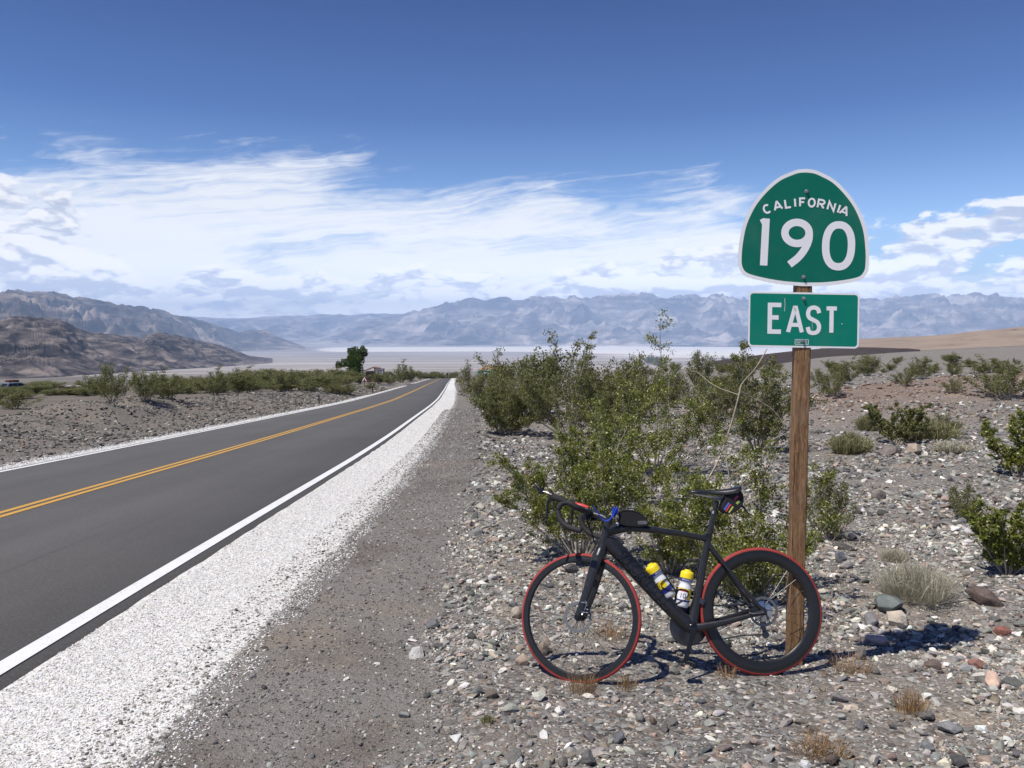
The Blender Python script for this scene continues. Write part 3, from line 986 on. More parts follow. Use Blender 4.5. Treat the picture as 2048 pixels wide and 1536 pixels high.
def build_sign():
    root = empty('route_sign', SIGN_ROOT, (0, 0, SIGN_YAW))
    tag(root, 'green route 190 shield above an EAST plate on a square brown wooden post', 'road sign')
    ztop = on_sign(1600, 352, -.049)[1]
    # post with slightly uneven arrises
    n = 30
    v, f = [], []
    for i in range(n):
        z = -.35 + (ztop + .35) * i / (n - 1)
        for k, (sx, sy) in enumerate(((-1, -1), (-.86, -1), (.86, -1), (1, -1), (1, -.86), (1, 1), (-1, 1), (-1, -.86))):
            j = .0016 * math.sin(7.3 * z + k * 1.9) + .001 * math.sin(23 * z + k)
            c = .93 if k in (0, 3) else 1
            v.append((sx * (.0410 * c + j), sy * (.044 * c) + j, z))
    for i in range(n - 1):
        for k in range(8):
            f.append((i * 8 + k, i * 8 + (k + 1) % 8, (i + 1) * 8 + (k + 1) % 8, (i + 1) * 8 + k))
    f += [tuple(range(7, -1, -1)), tuple((n - 1) * 8 + k for k in range(8))]
    MB().add(v, f).build('post', M_WOOD, root)

    def P(cx, cy, yl=-.049):                     # crop units measured on the photo
        return on_sign(1450 + cx / 3.84, 320 + cy / 3.84, yl)

    def rot(pts, c, deg):
        a = R(deg); ca, sa = math.cos(a), math.sin(a)
        return [(c[0] + (x - c[0]) * ca - (y - c[1]) * sa, c[1] + (x - c[0]) * sa + (y - c[1]) * ca) for x, y in pts]

    def sheet(name, verts2, faces, y, m, parent):
        pts = [P(*q) for q in verts2]
        o = mesh_obj(name, [(a, y, b) for a, b in pts], faces, m, parent)
        return o

    def legend(name, strokes, w, parent, y, m=M_SWHITE):
        V, Fc = [], []
        for k, (pl, cl, ww) in enumerate(strokes):
            vv, ff = stroke2d(pl, ww, cl)
            b = len(V)
            for q in vv:
                a, z = P(*q)
                V.append((a, y - .00012 * k, z))
            Fc += [tuple(i + b for i in q) for q in ff]
        return mesh_obj(name, V, Fc, m, parent)

    # ---- spade shield
    half = [(0, 0), (60, 6), (115, 25), (215, 75), (310, 160), (390, 260), (445, 365), (480, 470), (500, 610), (503, 720), (494, 775), (466, 820), (415, 848), (305, 873), (160, 893), (0, 901)]
    hs = smooth_line(half, 5)
    cen = (612, 520)
    full = [(612 + x, 68 + y) for x, y in hs] + [(612 - x, 68 + y) for x, y in hs[-2:0:-1]]
    nrm = np.array(full)
    ctr = np.array([612, 560])

    def inset(pts, d):
        Q = np.array(pts); n_ = len(Q); out = []
        for i in range(n_):
            tn = Q[(i + 1) % n_] - Q[i - 1]
            tn = tn / np.linalg.norm(tn)
            out.append(Q[i] + np.array([-tn[1], tn[0]]) * d)
        return [tuple(q) for q in out]
    inn = inset(full, 27)
    if abs(inn[0][1] - 68) > 0 and inn[0][1] < 68:
        inn = inset(full, -27)
    full, inn = rot(full, cen, 1.9), rot(inn, cen, 1.9)
    m_ = len(full)
    pan = MB().prism([P(*q) for q in full], -.0485, -.0455).build('shield_panel', M_ALU, root)
    pan['label'] = 'green spade-shaped panel reading CALIFORNIA 190'
    sheet('border', full + inn, [(i, (i + 1) % m_, (i + 1) % m_ + m_, i + m_) for i in range(m_)], -.0489, M_SWHITE, pan)
    sheet('field', inn, [tuple(range(m_))], -.0489, M_SGREEN, pan)
    # CALIFORNIA along its arc
    boxes = [('C', 289, 336, 350, 411, -17), ('A', 369, 314, 439, 390, -11), ('L', 455, 299, 510, 374, -6), ('I', 525, 290, 551, 364, -1), ('F', 569, 289, 622, 362, 2),
             ('O', 636, 290, 696, 366, 4), ('R', 709, 298, 768, 376, 8), ('N', 784, 312, 850, 396, 13), ('I', 861, 330, 888, 406, 16), ('A', 882, 355, 953, 434, 19)]
    st = []
    for ch, x0, y0, x1, y1, a in boxes:
        cx_ = {'C': 321}.get(ch, (x0 + x1) / 2)
        c = (cx_, 325 + (cx_ - 600) ** 2 / 1520)
        a = math.degrees((cx_ - 600) / 760) * .95
        hh = 38
        hw = {'I': 8, 'C': 32, 'A': 37, 'L': 27, 'F': 27, 'O': 31, 'R': 31, 'N': 32}[ch]
        for pl in glyph_strokes(ch, c[0] - hw, c[1] - hh, c[0] + hw, c[1] + hh, 15):
            st.append((rot(pl, c, a), ch == 'O', 15))
    legend('state_legend', st, 17, pan, -.0496)
    st = []
    one = rot([(306, 449), (306, 810)], (306, 628), 3)
    st.append((one, False, 57))
    st.append((rot([(268, 480), (300, 463)], (306, 628), 3), False, 40))
    st.append((rot(arc(553, 560, 93, 81, 0, 355, 48), (553, 560), 2), True, 57))
    st.append((smooth_line([(646, 548), (645, 600), (630, 650), (598, 706), (556, 755), (495, 803)], 6), False, 57))
    st.append((rot(arc(872, 659, 99, 161, 0, 354, 56, 2.3), (872, 659), 2), True, 57))
    legend('route_number', st, 57, pan, -.0496)
    # ---- EAST plate
    def rrect(x0, y0, x1, y1, r):
        o = []
        for cx, cy, a0 in ((x1 - r, y0 + r, -90), (x1 - r, y1 - r, 0), (x0 + r, y1 - r, 90), (x0 + r, y0 + r, 180)):
            o += [(cx + r * math.cos(R(a)), cy + r * math.sin(R(a))) for a in np.linspace(a0, a0 + 90, 8)]
        return o
    c2 = (605, 1230)
    outr = rot(rrect(179, 1017, 1031, 1441, 34), c2, 1.0)
    innr = rot(rrect(192, 1030, 1018, 1428, 24), c2, 1.0)
    m_ = len(outr)
    pl2 = MB().prism([P(*q) for q in outr], -.0485, -.0455).build('direction_panel', M_ALU, root)
    pl2['label'] = 'green rectangular panel reading EAST'
    sheet('border', outr + innr, [(i, (i + 1) % m_, (i + 1) % m_ + m_, i + m_) for i in range(m_)], -.0489, M_SWHITE, pl2)
    sheet('field', innr, [tuple(range(m_))], -.0489, M_SGREEN2, pl2)
    st = []
    for ch, x0, y0, x1, y1, w in (('E', 327, 1096, 448, 1335, 34), ('A', 470, 1119, 607, 1338, 31), ('S', 617, 1117, 742, 1345, 32), ('T', 762, 1124, 873, 1342, 32)):
        c = ((x0 + x1) / 2, (y0 + y1) / 2)
        for pl in glyph_strokes(ch, x0, y0, x1, y1, w):
            st.append((rot(pl, c, 1.0), False, w))
    legend('direction_legend', st, 34, pl2, -.0496)
    stk = [(rot(rrect(541, 1379, 644, 1417, 4), c2, 1.0), True, 3.5)]
    for yy, xa, xb in ((1391, 550, 583), (1391, 611, 634), (1405, 550, 580), (1405, 614, 636)):
        xx = xa
        while xx < xb:
            stk.append((rot([(xx, yy), (xx + 5, yy)], c2, 1.0), False, 6)); xx += 8
    legend('stock_sticker', stk, 3, pl2, -.0496)
    scr = [([(458, 1062), (461, 1100), (457, 1162)], False, 3), ([(897, 1255), (898, 1262)], False, 6), ([(668, 1235), (671, 1300)], False, 2)]
    legend('scratches', scr, 3, pl2, -.0505)['kind'] = 'stuff'
    for par, (bx, by) in ((pan, (625, 240)), (pan, (603, 898)), (pl2, (603, 1063)), (pl2, (597, 1388))):
        a, z = P(bx, by)
        b = MB().lathe([(.0, -.0498), (.0105, -.0498), (.0105, -.0518), (.0075, -.0520), (.0068, -.0535), (.0064, -.0600), (.0052, -.0618), (0, -.0622)], 12, 'y', (a, 0, z))
        b.build('bolt', M_ALU, par, smooth=True, auto=30)
    return root


build_sign()

# ------------------------------------------------------------------ bicycle
BM = Matrix(((0.99807991, -0.05542581, -0.02764927), (0.06017949, 0.97339855, 0.22107396), (0.01466056, -0.2223134, 0.97486503)))
BIKE_LOC = Vector((1.3607622, 4.32782731, -0.17238881))
STEER = -0.4656
HEAD_T, HEAD_B = np.array([-.822, 0, .812]), np.array([-.858, 0, .690])
_ax = (HEAD_T - HEAD_B) / np.linalg.norm(HEAD_T - HEAD_B)
SM = np.array(Matrix.Rotation(STEER, 3, Vector(_ax)))


def steer(b):
    b.v = [tuple(SM @ (np.array(p) - HEAD_B) + HEAD_B) for p in b.v]
    return b


M_CARB = mat('matte_black_carbon', (.018, .018, .020), .36, 0, .5, var=.15, vscale=40, coat=.15)
M_GLOSSK = mat('gloss_black', (.010, .010, .011), .22, 0, .5)
M_RIM = mat('carbon_rim', (.016, .016, .017), .33, 0, .5, var=.1, vscale=60)
M_RED = mat('red_tyre_rubber', (.32, .042, .038), .7, 0, .3, var=.14, vscale=35)
M_RUB = mat('black_rubber', (.020, .020, .021), .75, 0, .3, var=.2, vscale=80)
M_TAPE = mat('black_bar_tape', (.022, .022, .023), .68, 0, .35, bump=.4, bscale=120)
M_STEEL = mat('brushed_steel', (.55, .55, .56), .30, 1.0, var=.15, vscale=120)
M_DSTEEL = mat('dark_steel', (.12, .12, .125), .38, .9, var=.2, vscale=120)
M_SPOKE = mat('grey_spoke', (.33, .32, .30), .5, .3)  # plain grey for painted spoke glints and the lever trim
M_DISC = mat('dull_disc_steel', (.20, .20, .205), .55, .8, var=.2, vscale=120)
M_FABK = mat('black_nylon', (.020, .020, .022), .80, 0, .25, bump=.3, bscale=600)
M_BLUE = mat('royal_blue_webbing', (.018, .055, .42), .75, 0, .25, bump=.3, bscale=500)
M_YEL = mat('yellow_plastic', (.86, .66, .015), .42, 0, .5)
M_NAVY = mat('navy_print', (.012, .022, .19), .45)
M_BWHITE = mat('translucent_white_plastic', (.72, .735, .74), .38, 0, .5)
M_BWHITE.node_tree.nodes['Principled BSDF'].inputs['Subsurface Weight'].default_value = .25
M_BWHITE.node_tree.nodes['Principled BSDF'].inputs['Subsurface Radius'].default_value = (.02, .02, .02)
M_PRINT = mat('white_print', (.80, .80, .80), .5)
M_REDP = mat('red_print', (.55, .045, .035), .5)
M_GREYP = mat('grey_print', (.42, .43, .45), .5)
M_DIM = mat('dark_gloss_decal', (.006, .006, .007), .16)
M_SADL = mat('black_saddle_leather', (.014, .014, .016), .36, 0, .5, bump=.15, bscale=400)


def wheel(parent, name, hub, rim_in, steered, spokes, glint):
    """rim with tyre, spokes, hub and disc; hub = (x, z)"""
    fx = steer if steered else (lambda b: b)
    o = (hub[0], 0, hub[1])
    w = .0135
    prof = [(.3255, -.0095), (.3255, .0095), (.318, .0125), (.300, w), ((rim_in + .300) / 2, w * .95), (rim_in + .006, .008), (rim_in, .003), (rim_in, -.003), (rim_in + .006, -.008), ((rim_in + .300) / 2, -w * .95), (.300, -w), (.318, -.0125)]
    rim = fx(MB().lathe(prof, 96, 'y', o, True)).build(name, M_RIM, parent, smooth=True)
    ty = [(.3245 + .0128 * math.cos(a), .0132 * math.sin(a)) for a in np.linspace(-1.62, 1.62, 13)]
    fx(MB().lathe(ty, 110, 'y', o)).build('tyre', M_RED, rim, smooth=True)
    for s_ in (-1, 1):
        tw = [(.3245 + .0128 * math.cos(a), s_ * .0132 * math.sin(a)) for a in np.linspace(1.62, 2.6, 5)]
        fx(MB().lathe(tw, 96, 'y', o)).build('tyre_side', M_RUB, rim, smooth=True)
    sw = [(.3155, -.01335), (.3208, -.01395), (.3232, -.01375)]
    fx(MB().lathe(sw, 96, 'y', o)).build('sidewall', M_RUB, rim, smooth=True)
    hb = fx(MB().lathe([(0, -.052), (.009, -.052), (.011, -.046), (.011, -.036), (.021, -.034), (.021, -.030), (.012, -.026), (.012, .026), (.021, .030), (.021, .034), (.011, .036), (.009, .052), (0, .052)], 20, 'y', o))
    hb.build('hub', M_GLOSSK, rim, smooth=True)
    sp, sg = MB(), MB()
    for k in range(spokes):
        a = 2 * math.pi * k / spokes + .13
        s = -1 if k % 2 else 1
        b = a + (.42 if (k // 2) % 2 else -.42)
        p0 = (o[0] + .020 * math.cos(b), s * .032, o[2] + .020 * math.sin(b))
        p1 = (o[0] + (rim_in + .004) * math.cos(a), s * .002, o[2] + (rim_in + .004) * math.sin(a))
        (sg if k in glint else sp).sweep([p0, p1], .00105, None, 4)
    so = fx(sp).build('spokes', M_DSTEEL, rim); so['kind'] = 'stuff'
    if sg.v:
        fx(sg).build('glint_spokes', M_SPOKE, rim)['kind'] = 'stuff'  # sun glint painted as a paler grey on a few spokes
    # brake disc on the near side
    dsc = MB()
    n = 72
    prof = []
    for k in range(n):
        a = 2 * math.pi * k / n
        ro = .080 if k % 2 else .0785
        prof.append((a, ro, .063 if (k // 3) % 2 else .0655))
    v, f = [], []
    for a, ro, ri in prof:
        for yy in (-.0365, -.0347):
            v += [(o[0] + ro * math.cos(a), yy, o[2] + ro * math.sin(a)), (o[0] + ri * math.cos(a), yy, o[2] + ri * math.sin(a))]
    for k in range(n):
        q, r_ = 4 * k, 4 * ((k + 1) % n)
        f += [(q, q + 1, r_ + 1, r_), (q + 2, r_ + 2, r_ + 3, q + 3), (q, r_, r_ + 2, q + 2), (q + 1, q + 3, r_ + 3, r_ + 1)]
    dsc.add(v, f)
    for k in range(6):
        a = 2 * math.pi * k / 6
        dsc.sweep([(o[0] + .019 * math.cos(a + .5), -.0357, o[2] + .019 * math.sin(a + .5)), (o[0] + .066 * math.cos(a), -.0357, o[2] + .066 * math.sin(a))], .0028, .0009, 6)
    fx(dsc).build('brake_disc', M_DISC, rim)
    return rim


def build_bike():
    root = empty('road_bicycle', BIKE_LOC)
    root.rotation_euler = BM.to_euler()
    tag(root, 'matte black road bicycle with red tyres leaning on the sign post', 'bicycle')
    FH, RH = (-.9904, .337), (0, .337)
    # frame: carbon tubes
    dt = MB().sweep([(-.846, 0, .735), (-.80, 0, .715), (-.70, 0, .600), (-.55, 0, .430), (-.42, 0, .292), (-.388, 0, .262)], [.030, .044, .043, .042, .042, .036], [.024, .027, .028, .029, .034, .036], 20)
    fr = dt.build('frame', M_CARB, root, smooth=True)
    MB().sweep([tuple(HEAD_B + _ax * -.006), tuple(HEAD_B + _ax * .03), tuple(HEAD_T + _ax * -.03), tuple(HEAD_T)], [.030, .025, .0225, .022], None, 20).build('head_tube', M_CARB, fr, smooth=True)
    MB().sweep([(-.835, 0, .785), (-.79, 0, .796), (-.70, 0, .802), (-.55, 0, .783), (-.40, 0, .757), (-.30, 0, .735), (-.262, 0, .722)], [.036, .031, .021, .018, .0165, .017, .019], [.023, .022, .020, .019, .018, .017, .017], 16).build('top_tube', M_CARB, fr, smooth=True)
    MB().sweep([(-.388, 0, .262), (-.375, 0, .312), (-.345, 0, .42), (-.305, 0, .58), (-.262, 0, .745)], [.040, .030, .0225, .0200, .0185], [.036, .027, .0195, .018, .0170], 16).build('seat_tube', M_CARB, fr, smooth=True)
    for s in (-1, 1):
        MB().sweep([(-.272, s * .010, .705), (-.235, s * .022, .652), (-.12, s * .046, .485), (-.03, s * .060, .368), (-.004, s * .062, .345)], [.013, .011, .0095, .0095, .012], [.010, .008, .007, .007, .006], 12).build('seat_stay', M_CARB, fr, smooth=True)
        MB().sweep([(-.40, s * .022, .262), (-.34, s * .036, .268), (-.22, s * .045, .288), (-.08, s * .058, .322), (-.02, s * .062, .335), (.006, s * .062, .338)], [.022, .022, .016, .0125, .014, .016], [.014, .012, .010, .009, .008, .006], 12).build('chain_stay', M_CARB, fr, smooth=True)
    MB().lathe([(0, -.045), (.020, -.045), (.026, -.042), (.030, -.036), (.030, .036), (.026, .042), (0, .045)], 28, 'y', (-.388, 0, .262)).build('bottom_bracket', M_GLOSSK, fr, smooth=True)
    # lettering along the down tube, glossy on matte
    v, f = text_mesh('SPECIALIZED', 1.0)
    wdt = v[:, 0].max() - v[:, 0].min()
    v = v[:, :2] * (.40 / wdt)
    v[:, 1] *= 1.5
    p0, d = np.array([-.632, .524]), np.array([.66, -.75]) / np.hypot(.66, .75)
    e = np.array([.75, .66]) / np.hypot(.66, .75)
    V = [(p0[0] + a * d[0] + b * e[0], -.0292 - .0010 * math.cos(b / .044 * 1.5), p0[1] + a * d[1] + b * e[1]) for a, b in v]
    mesh_obj('tube_lettering', V, f, M_DIM, fr)
    # seat post and saddle
    post = MB().sweep([(-.266, 0, .735), (-.232, 0, .84), (-.204, 0, .932)], .0138, .0135, 16).build('seat_post', M_CARB, root, smooth=True)
    MB().sweep([(-.2655, 0, .737), (-.260, 0, .755)], .0205, .0200, 18).build('seat_clamp', M_GLOSSK, post, smooth=True)
    MB().box((-.198, 0, .948), (.05, .044, .026), (0, -.1, 0)).build('saddle_clamp', M_DSTEEL, post, bevel=.004)
    MB().box((-.2335, -.0142, .872), (.010, .0015, .016), (0, .32, 0)).build('post_logo', M_GREYP, post)
    sec = [(-.352, .010, .990, .010), (-.345, .017, .995, .018), (-.31, .020, .997, .022), (-.26, .023, .995, .023), (-.21, .032, .994, .026), (-.165, .050, .998, .032), (-.125, .065, 1.004, .034), (-.095, .069, 1.010, .030), (-.080, .062, 1.013, .020), (-.074, .045, 1.012, .012)]
    v, f = [], []
    kk = 15
    for x, w, z, dep in sec:
        for i in range(kk):
            a = math.pi * i / (kk - 1)
            v.append((x, -w * math.cos(a), z - dep + dep * math.sin(a) ** .55 - .006 * math.exp(-(math.cos(a) * 3.5) ** 2) * (w > .03)))
        v.append((x, 0, z - dep - .003))
    kk += 1
    for i in range(len(sec) - 1):
        for k in range(kk):
            f.append((i * kk + k, i * kk + (k + 1) % kk, (i + 1) * kk + (k + 1) % kk, (i + 1) * kk + k))
    f += [tuple(range(kk)), tuple((len(sec) - 1) * kk + k for k in range(kk - 1, -1, -1))]
    sad = MB().add(v, f).build('saddle', M_SADL, root, smooth=True, auto=60)
    for s in (-1, 1):
        MB().sweep([(-.335, s * .010, .978), (-.27, s * .018, .962), (-.225, s * .022, .954), (-.17, s * .022, .955), (-.12, s * .036, .968), (-.09, s * .042, .982)], .0035, None, 8).build('saddle_rail', M_STEEL, sad, smooth=True)
    # fork and front wheel (turned away from the road)
    fork = steer(MB().sweep([tuple(HEAD_B + _ax * .004), tuple(HEAD_B + _ax * -.03), tuple(HEAD_B + _ax * -.055)], [.032, .034, .028], [.031, .046, .060], 20)).build('fork', M_CARB, root, smooth=True)
    for s in (-1, 1):
        steer(MB().sweep([(-.868, s * .040, .655), (-.888, s * .050, .59), (-.930, s * .054, .47), (-.966, s * .056, .385), (-.988, s * .056, .337), (-.994, s * .056, .322)], [.030, .0275, .023, .019, .017, .011], [.018, .015, .013, .011, .010, .006], 14)).build('fork_blade', M_CARB, fork, smooth=True)
        if s < 0:
            steer(MB().sweep([(-.9885, -.063, .337), (-.9885, -.070, .337)], .011, None, 14)).build('axle_cap', M_GLOSSK, fork, smooth=True)
    steer(MB().box((-.948, -.050, .392), (.030, .026, .055), (0, .35, 0)).box((-.935, -.056, .365), (.022, .016, .03), (0, .35, 0))).build('brake_caliper', M_GLOSSK, fork, bevel=.004)
    MB_c = steer(MB().sweep([(-.936, -.066, .420), (-.930, -.069, .395), (-.944, -.069, .370)], .0022, None, 6).sweep([(-.962, -.066, .412), (-.928, -.067, .408)], .0028, None, 6).sweep([(-.962, -.066, .362), (-.922, -.067, .358)], .0028, None, 6))
    MB_c.build('caliper_bolts', M_STEEL, fork)
    steer(MB().sweep([(-.862, -.030, .80), (-.880, -.047, .70), (-.900, -.060, .60), (-.935, -.062, .45), (-.945, -.060, .41)], .0025, None, 6)).build('brake_hose', M_RUB, fork, smooth=True)
    wheel(root, 'front_wheel', FH, .2895, True, 24, ())
    wheel(root, 'rear_wheel', RH, .262, False, 24, (2, 15))
    # stem, bar, levers
    stem = steer(MB().sweep([tuple(HEAD_T + _ax * -.004), tuple(HEAD_T + _ax * .055)], .0215, None, 16).sweep([tuple(HEAD_T + _ax * .034), (-.845, 0, .866), (-.902, 0, .884)], [.019, .017, .018], None, 14)).build('stem', M_CARB, root, smooth=True)
    steer(MB().sweep([(-.912, -.024, .886), (-.912, .024, .886)], .0215, None, 18)).build('stem_clamp', M_GLOSSK, stem, smooth=True)
    drop = [(-.912, .0, .888), (-.913, .09, .888), (-.916, .150, .890), (-.926, .182, .897), (-.955, .197, .915), (-.982, .2, .926), (-1.012, .2, .918), (-1.030, .201, .893), (-1.029, .203, .865), (-1.012, .205, .828), (-.985, .207, .802), (-.950, .209, .786), (-.903, .211, .771)]
    path = [(x, -y, z) for x, y, z in drop[::-1]] + drop[1:]
    path = [tuple(q) for q in smooth_line(np.array(path), 5)]
    rr = [.0125 if abs(p[1]) < .06 else .0155 for p in path]
    bar = steer(MB().sweep(path, rr, None, 14, side=(.3, .05, .95))).build('handlebar', M_TAPE, root, smooth=True)
    for s in (-1, 1):
        hood = steer(MB().sweep([(-.985, s * .2, .930), (-1.015, s * .2, .944), (-1.045, s * .198, .955), (-1.068, s * .196, .966), (-1.078, s * .195, .988), (-1.075, s * .195, 1.004)], [.017, .0185, .019, .018, .015, .008], [.015, .0155, .016, .015, .013, .008], 14)).build('brake_hood', M_RUB, bar, smooth=True)
        steer(MB().sweep([(-1.066, s * .199, .950), (-1.088, s * .201, .938), (-1.092, s * .203, .905), (-1.090, s * .204, .872), (-1.102, s * .205, .846)], [.010, .009, .0065, .0065, .006], [.009, .008, .0075, .0065, .005], 10)).build('brake_lever', M_GLOSSK, hood, smooth=True)
        steer(MB().sweep([(-1.062, s * .196 - .016, .972), (-1.092, s * .196 - .016, .983)], .003, None, 8)).build('lever_trim', M_SPOKE, hood)
        if s > 0:
            steer(MB().sweep([(-.985, .2, .9465), (-1.02, .2, .960), (-1.065, .197, .972), (-1.085, .196, .976)], [.010, .013, .013, .007], [.013, .0185, .0185, .010], 12)).build('hood_cover', M_REDP, hood, smooth=True)
    mir = steer(MB().sweep([(-1.080, -.205, .983), (-1.112, -.207, .992)], .0055, None, 8).sweep([(-1.108, -.207, .985), (-1.118, -.207, .992), (-1.136, -.208, 1.006), (-1.152, -.208, 1.030), (-1.158, -.208, 1.042)], [.006, .018, .014, .008, .002], [.004, .006, .006, .005, .002], 10))
    mir.build('bar_mirror', M_GLOSSK, bar, smooth=True)
    steer(MB().sweep([(-.938, -.06, .905), (-.935, -.012, .912), (-.935, .07, .905)], .006, None, 8)).build('accessory_tube', M_STEEL, stem, smooth=True)
    steer(MB().box((-.925, -.034, .868), (.032, .026, .040)).box((-.900, .03, .862), (.04, .03, .03))).build('computer_mount', M_GLOSSK, stem, bevel=.004)
    for k, yy in enumerate((-.028, -.02)):
        steer(MB().sweep([(-.92, yy * 2.2, .872), (-.918, yy * 1.6, .83), (-.895 - .01 * k, yy, .77), (-.882, yy, .70)], .0024, None, 6)).build('cable', M_RUB, bar, smooth=True)
    # drive train
    crank = MB().lathe([(.018, .050), (.098, .052), (.102, .052), (.1025, .0495), (.098, .0485), (.018, .047)], 60, 'y', (-.388, 0, .262)).build('crankset', M_DSTEEL, root, smooth=True)
    for s, a in ((-1, math.radians(249)), (1, math.radians(69))):
        dx, dz = math.cos(a), math.sin(a)
        e = (-.388 + .170 * dx, s * .068, .262 + .170 * dz)
        MB().sweep([(-.388, s * .055, .262), (-.388 + .06 * dx, s * .060, .262 + .06 * dz), e], [.017, .012, .0125], [.009, .008, .008], 12).build('crank_arm', M_GLOSSK, crank, smooth=True)
        pd = MB().sweep([(e[0], s * .072, e[2]), (e[0], s * .120, e[2])], .006, None, 10)
        pd.box((e[0], s * .108, e[2]), (.075, .062, .014), (0, .35, 0)).box((e[0] - .03, s * .108, e[2] - .012), (.02, .05, .012), (0, .35, 0))
        pd.build('pedal', M_GLOSSK, crank, bevel=.003)
    MB().lathe([(.012, .022), (.036, .022), (.036, .026), (.031, .028), (.031, .031), (.026, .033), (.026, .036), (.022, .038), (.02, .044), (.012, .044)], 44, 'y', (0, 0, .337)).build('cassette', M_STEEL, root, smooth=True)
    MB().lathe([(.016, -.030), (.050, -.026), (.054, -.0255), (.055, -.024), (.016, -.024)], 40, 'y', (0, 0, .337)).build('hub_flange', M_STEEL, root, smooth=True)
    ch = [(-.388 + .103 * math.cos(a), .050, .262 + .103 * math.sin(a)) for a in np.linspace(R(100), R(262), 22)]
    ch = [(.0 + .034 * math.cos(R(98)), .036, .337 + .034)] + ch + [(-.1, .044, .205), (.012, .040, .205), (.03, .040, .222)]
    MB().sweep(ch, .0042, .003, 6).build('chain', M_DSTEEL, root)
    MB().box((.006, .058, .300), (.030, .022, .05), (0, .25, 0)).box((.025, .046, .234), (.024, .006, .085), (0, -.15, 0)).lathe([(0, .036), (.02, .037), (.02, .043), (0, .044)], 14, 'y', (.03, 0, .205)).lathe([(0, .036), (.02, .037), (.02, .043), (0, .044)], 14, 'y', (.02, 0, .262)).build('rear_derailleur', M_DSTEEL, root, bevel=.002)
    MB().box((-.345, .052, .372), (.05, .018, .045), (0, .5, 0)).box((-.328, -.010, .398), (.028, .03, .03), (0, .4, 0)).build('front_derailleur', M_DSTEEL, root, bevel=.003)
    MB().box((-.052, -.042, .352), (.052, .022, .028), (0, -.25, 0)).box((-.075, -.04, .372), (.02, .018, .018)).build('rear_caliper', M_GLOSSK, root, bevel=.004)
    MB().sweep([(-.012, -.068, .340), (-.03, -.074, .336), (-.075, -.076, .334), (-.09, -.072, .340)], [.006, .004, .0035, .003], None, 8).build('axle_lever', M_STEEL, root, smooth=True)

    # ---- bottles in their cages
    def bottle_frame(bot, top):
        b, t_ = np.array([bot[0], 0, bot[1]]), np.array([top[0], 0, top[1]])
        ax = (t_ - b) / np.linalg.norm(t_ - b)
        u = np.array([0, -1., 0])                         # towards the road
        v = np.cross(ax, u)
        return b, ax, u, v

    def place(mb, fr_):
        b, ax, u, v = fr_
        mb.v = [tuple(b + u * p[0] + v * p[1] + ax * p[2]) for p in mb.v]
        return mb

    def patch(r, a0, a1, h0, h1, n=14, slope=0):
        aa = np.linspace(R(a0), R(a1), n); vv, ff = [], []
        for a in aa:
            vv += [(r * math.cos(a), r * math.sin(a), h0), (r * math.cos(a), r * math.sin(a), h1 + slope * (a - aa[0]))]
        for i in range(n - 1):
            ff.append((2 * i, 2 * i + 2, 2 * i + 3, 2 * i + 1))
        return MB().add(vv, ff)

    def wrap_text(s, size, r, a_c, h_c, sx=1.0):
        v, f = text_mesh(s, size)
        return MB().add([(r * math.cos(R(a_c) + x * sx / r), r * math.sin(R(a_c) + x * sx / r), h_c + y) for x, y, _ in v], f)

    body = [(0, 0), (.028, 0), (.034, .004), (.0362, .012), (.0365, .100), (.0345, .110), (.0305, .120), (.0295, .127), (.0315, .137), (.0345, .146), (.0345, .152)]
    cap = [(.0352, .1535), (.0362, .1545), (.0362, .177), (.0345, .186), (.029, .192), (.018, .195), (.0165, .200), (.012, .202), (0, .202)]
    specs = [((-.4955, .430), (-.598, .604), 'white water bottle with yellow cap and yellow panel in the down-tube cage', 1),
             ((-.436, .372), (-.388, .566), 'white water bottle with yellow cap and the number 10 in the seat-tube cage', 2)]
    for bot, top, lab, kind in specs:
        fr_ = bottle_frame(bot, top)
        br = empty('water_bottle', BIKE_LOC); br.rotation_euler = BM.to_euler()
        tag(br, lab, 'water bottle', 'bottles on the bicycle')
        bd = place(MB().lathe(body, 36), fr_).build('bottle_body', M_BWHITE, br, smooth=True, auto=60)
        place(MB().lathe(cap, 32), fr_).build('cap', M_YEL, br, smooth=True)
        place(patch(.0351, -80, 80, .140, .1495) if False else patch(.0366, -80, 80, .1525, .166), fr_)
        place(patch(.0349, -85, 85, .1465, .1500), fr_)
        band = place(patch(.0360, -85, 85, .1385, .1530), fr_).build('neck_band', M_NAVY, bd, smooth=True)
        sgn = 1 if kind == 2 else 1
        place(wrap_text('SPECIALIZED', .0105, .0364, 0 if kind == 2 else 40, .1458, 1.15), fr_).build('neck_lettering', M_PRINT, band)
        if kind == 2:
            place(patch(.0369, -85, 75, .094, .1005), fr_).build('yellow_stripe', M_YEL, bd, smooth=True)
            place(patch(.0369, -85, 20, .038, .0935), fr_).build('number_panel', M_PRINT, bd, smooth=True)
            place(patch(.0369, 21, 75, .044, .0935), fr_).build('yellow_panel', M_YEL, bd, smooth=True)
            place(patch(.0373, -80, 20, .083, .0925), fr_).build('red_strip', M_REDP, bd, smooth=True)
            place(patch(.0372, -85, 75, .032, .0395), fr_).build('navy_stripe', M_NAVY, bd, smooth=True)
            place(wrap_text('10', .038, .0375, -22, .060, .95), fr_).build('number_lettering', M_NAVY, bd)
        else:
            place(patch(.0369, -85, 25, .060, .1005), fr_).build('yellow_panel', M_YEL, bd, smooth=True)
            place(patch(.0369, -85, 85, .030, .0595), fr_).build('navy_panel', M_NAVY, bd, smooth=True)
            place(patch(.0369, 26, 70, .060, .0950), fr_).build('white_panel', M_PRINT, bd, smooth=True)
        # cage: hoops of black composite round the bottle
        cg = MB()
        cy = lambda a, h, r=.0400: (r * math.cos(R(a)), r * math.sin(R(a)), h)
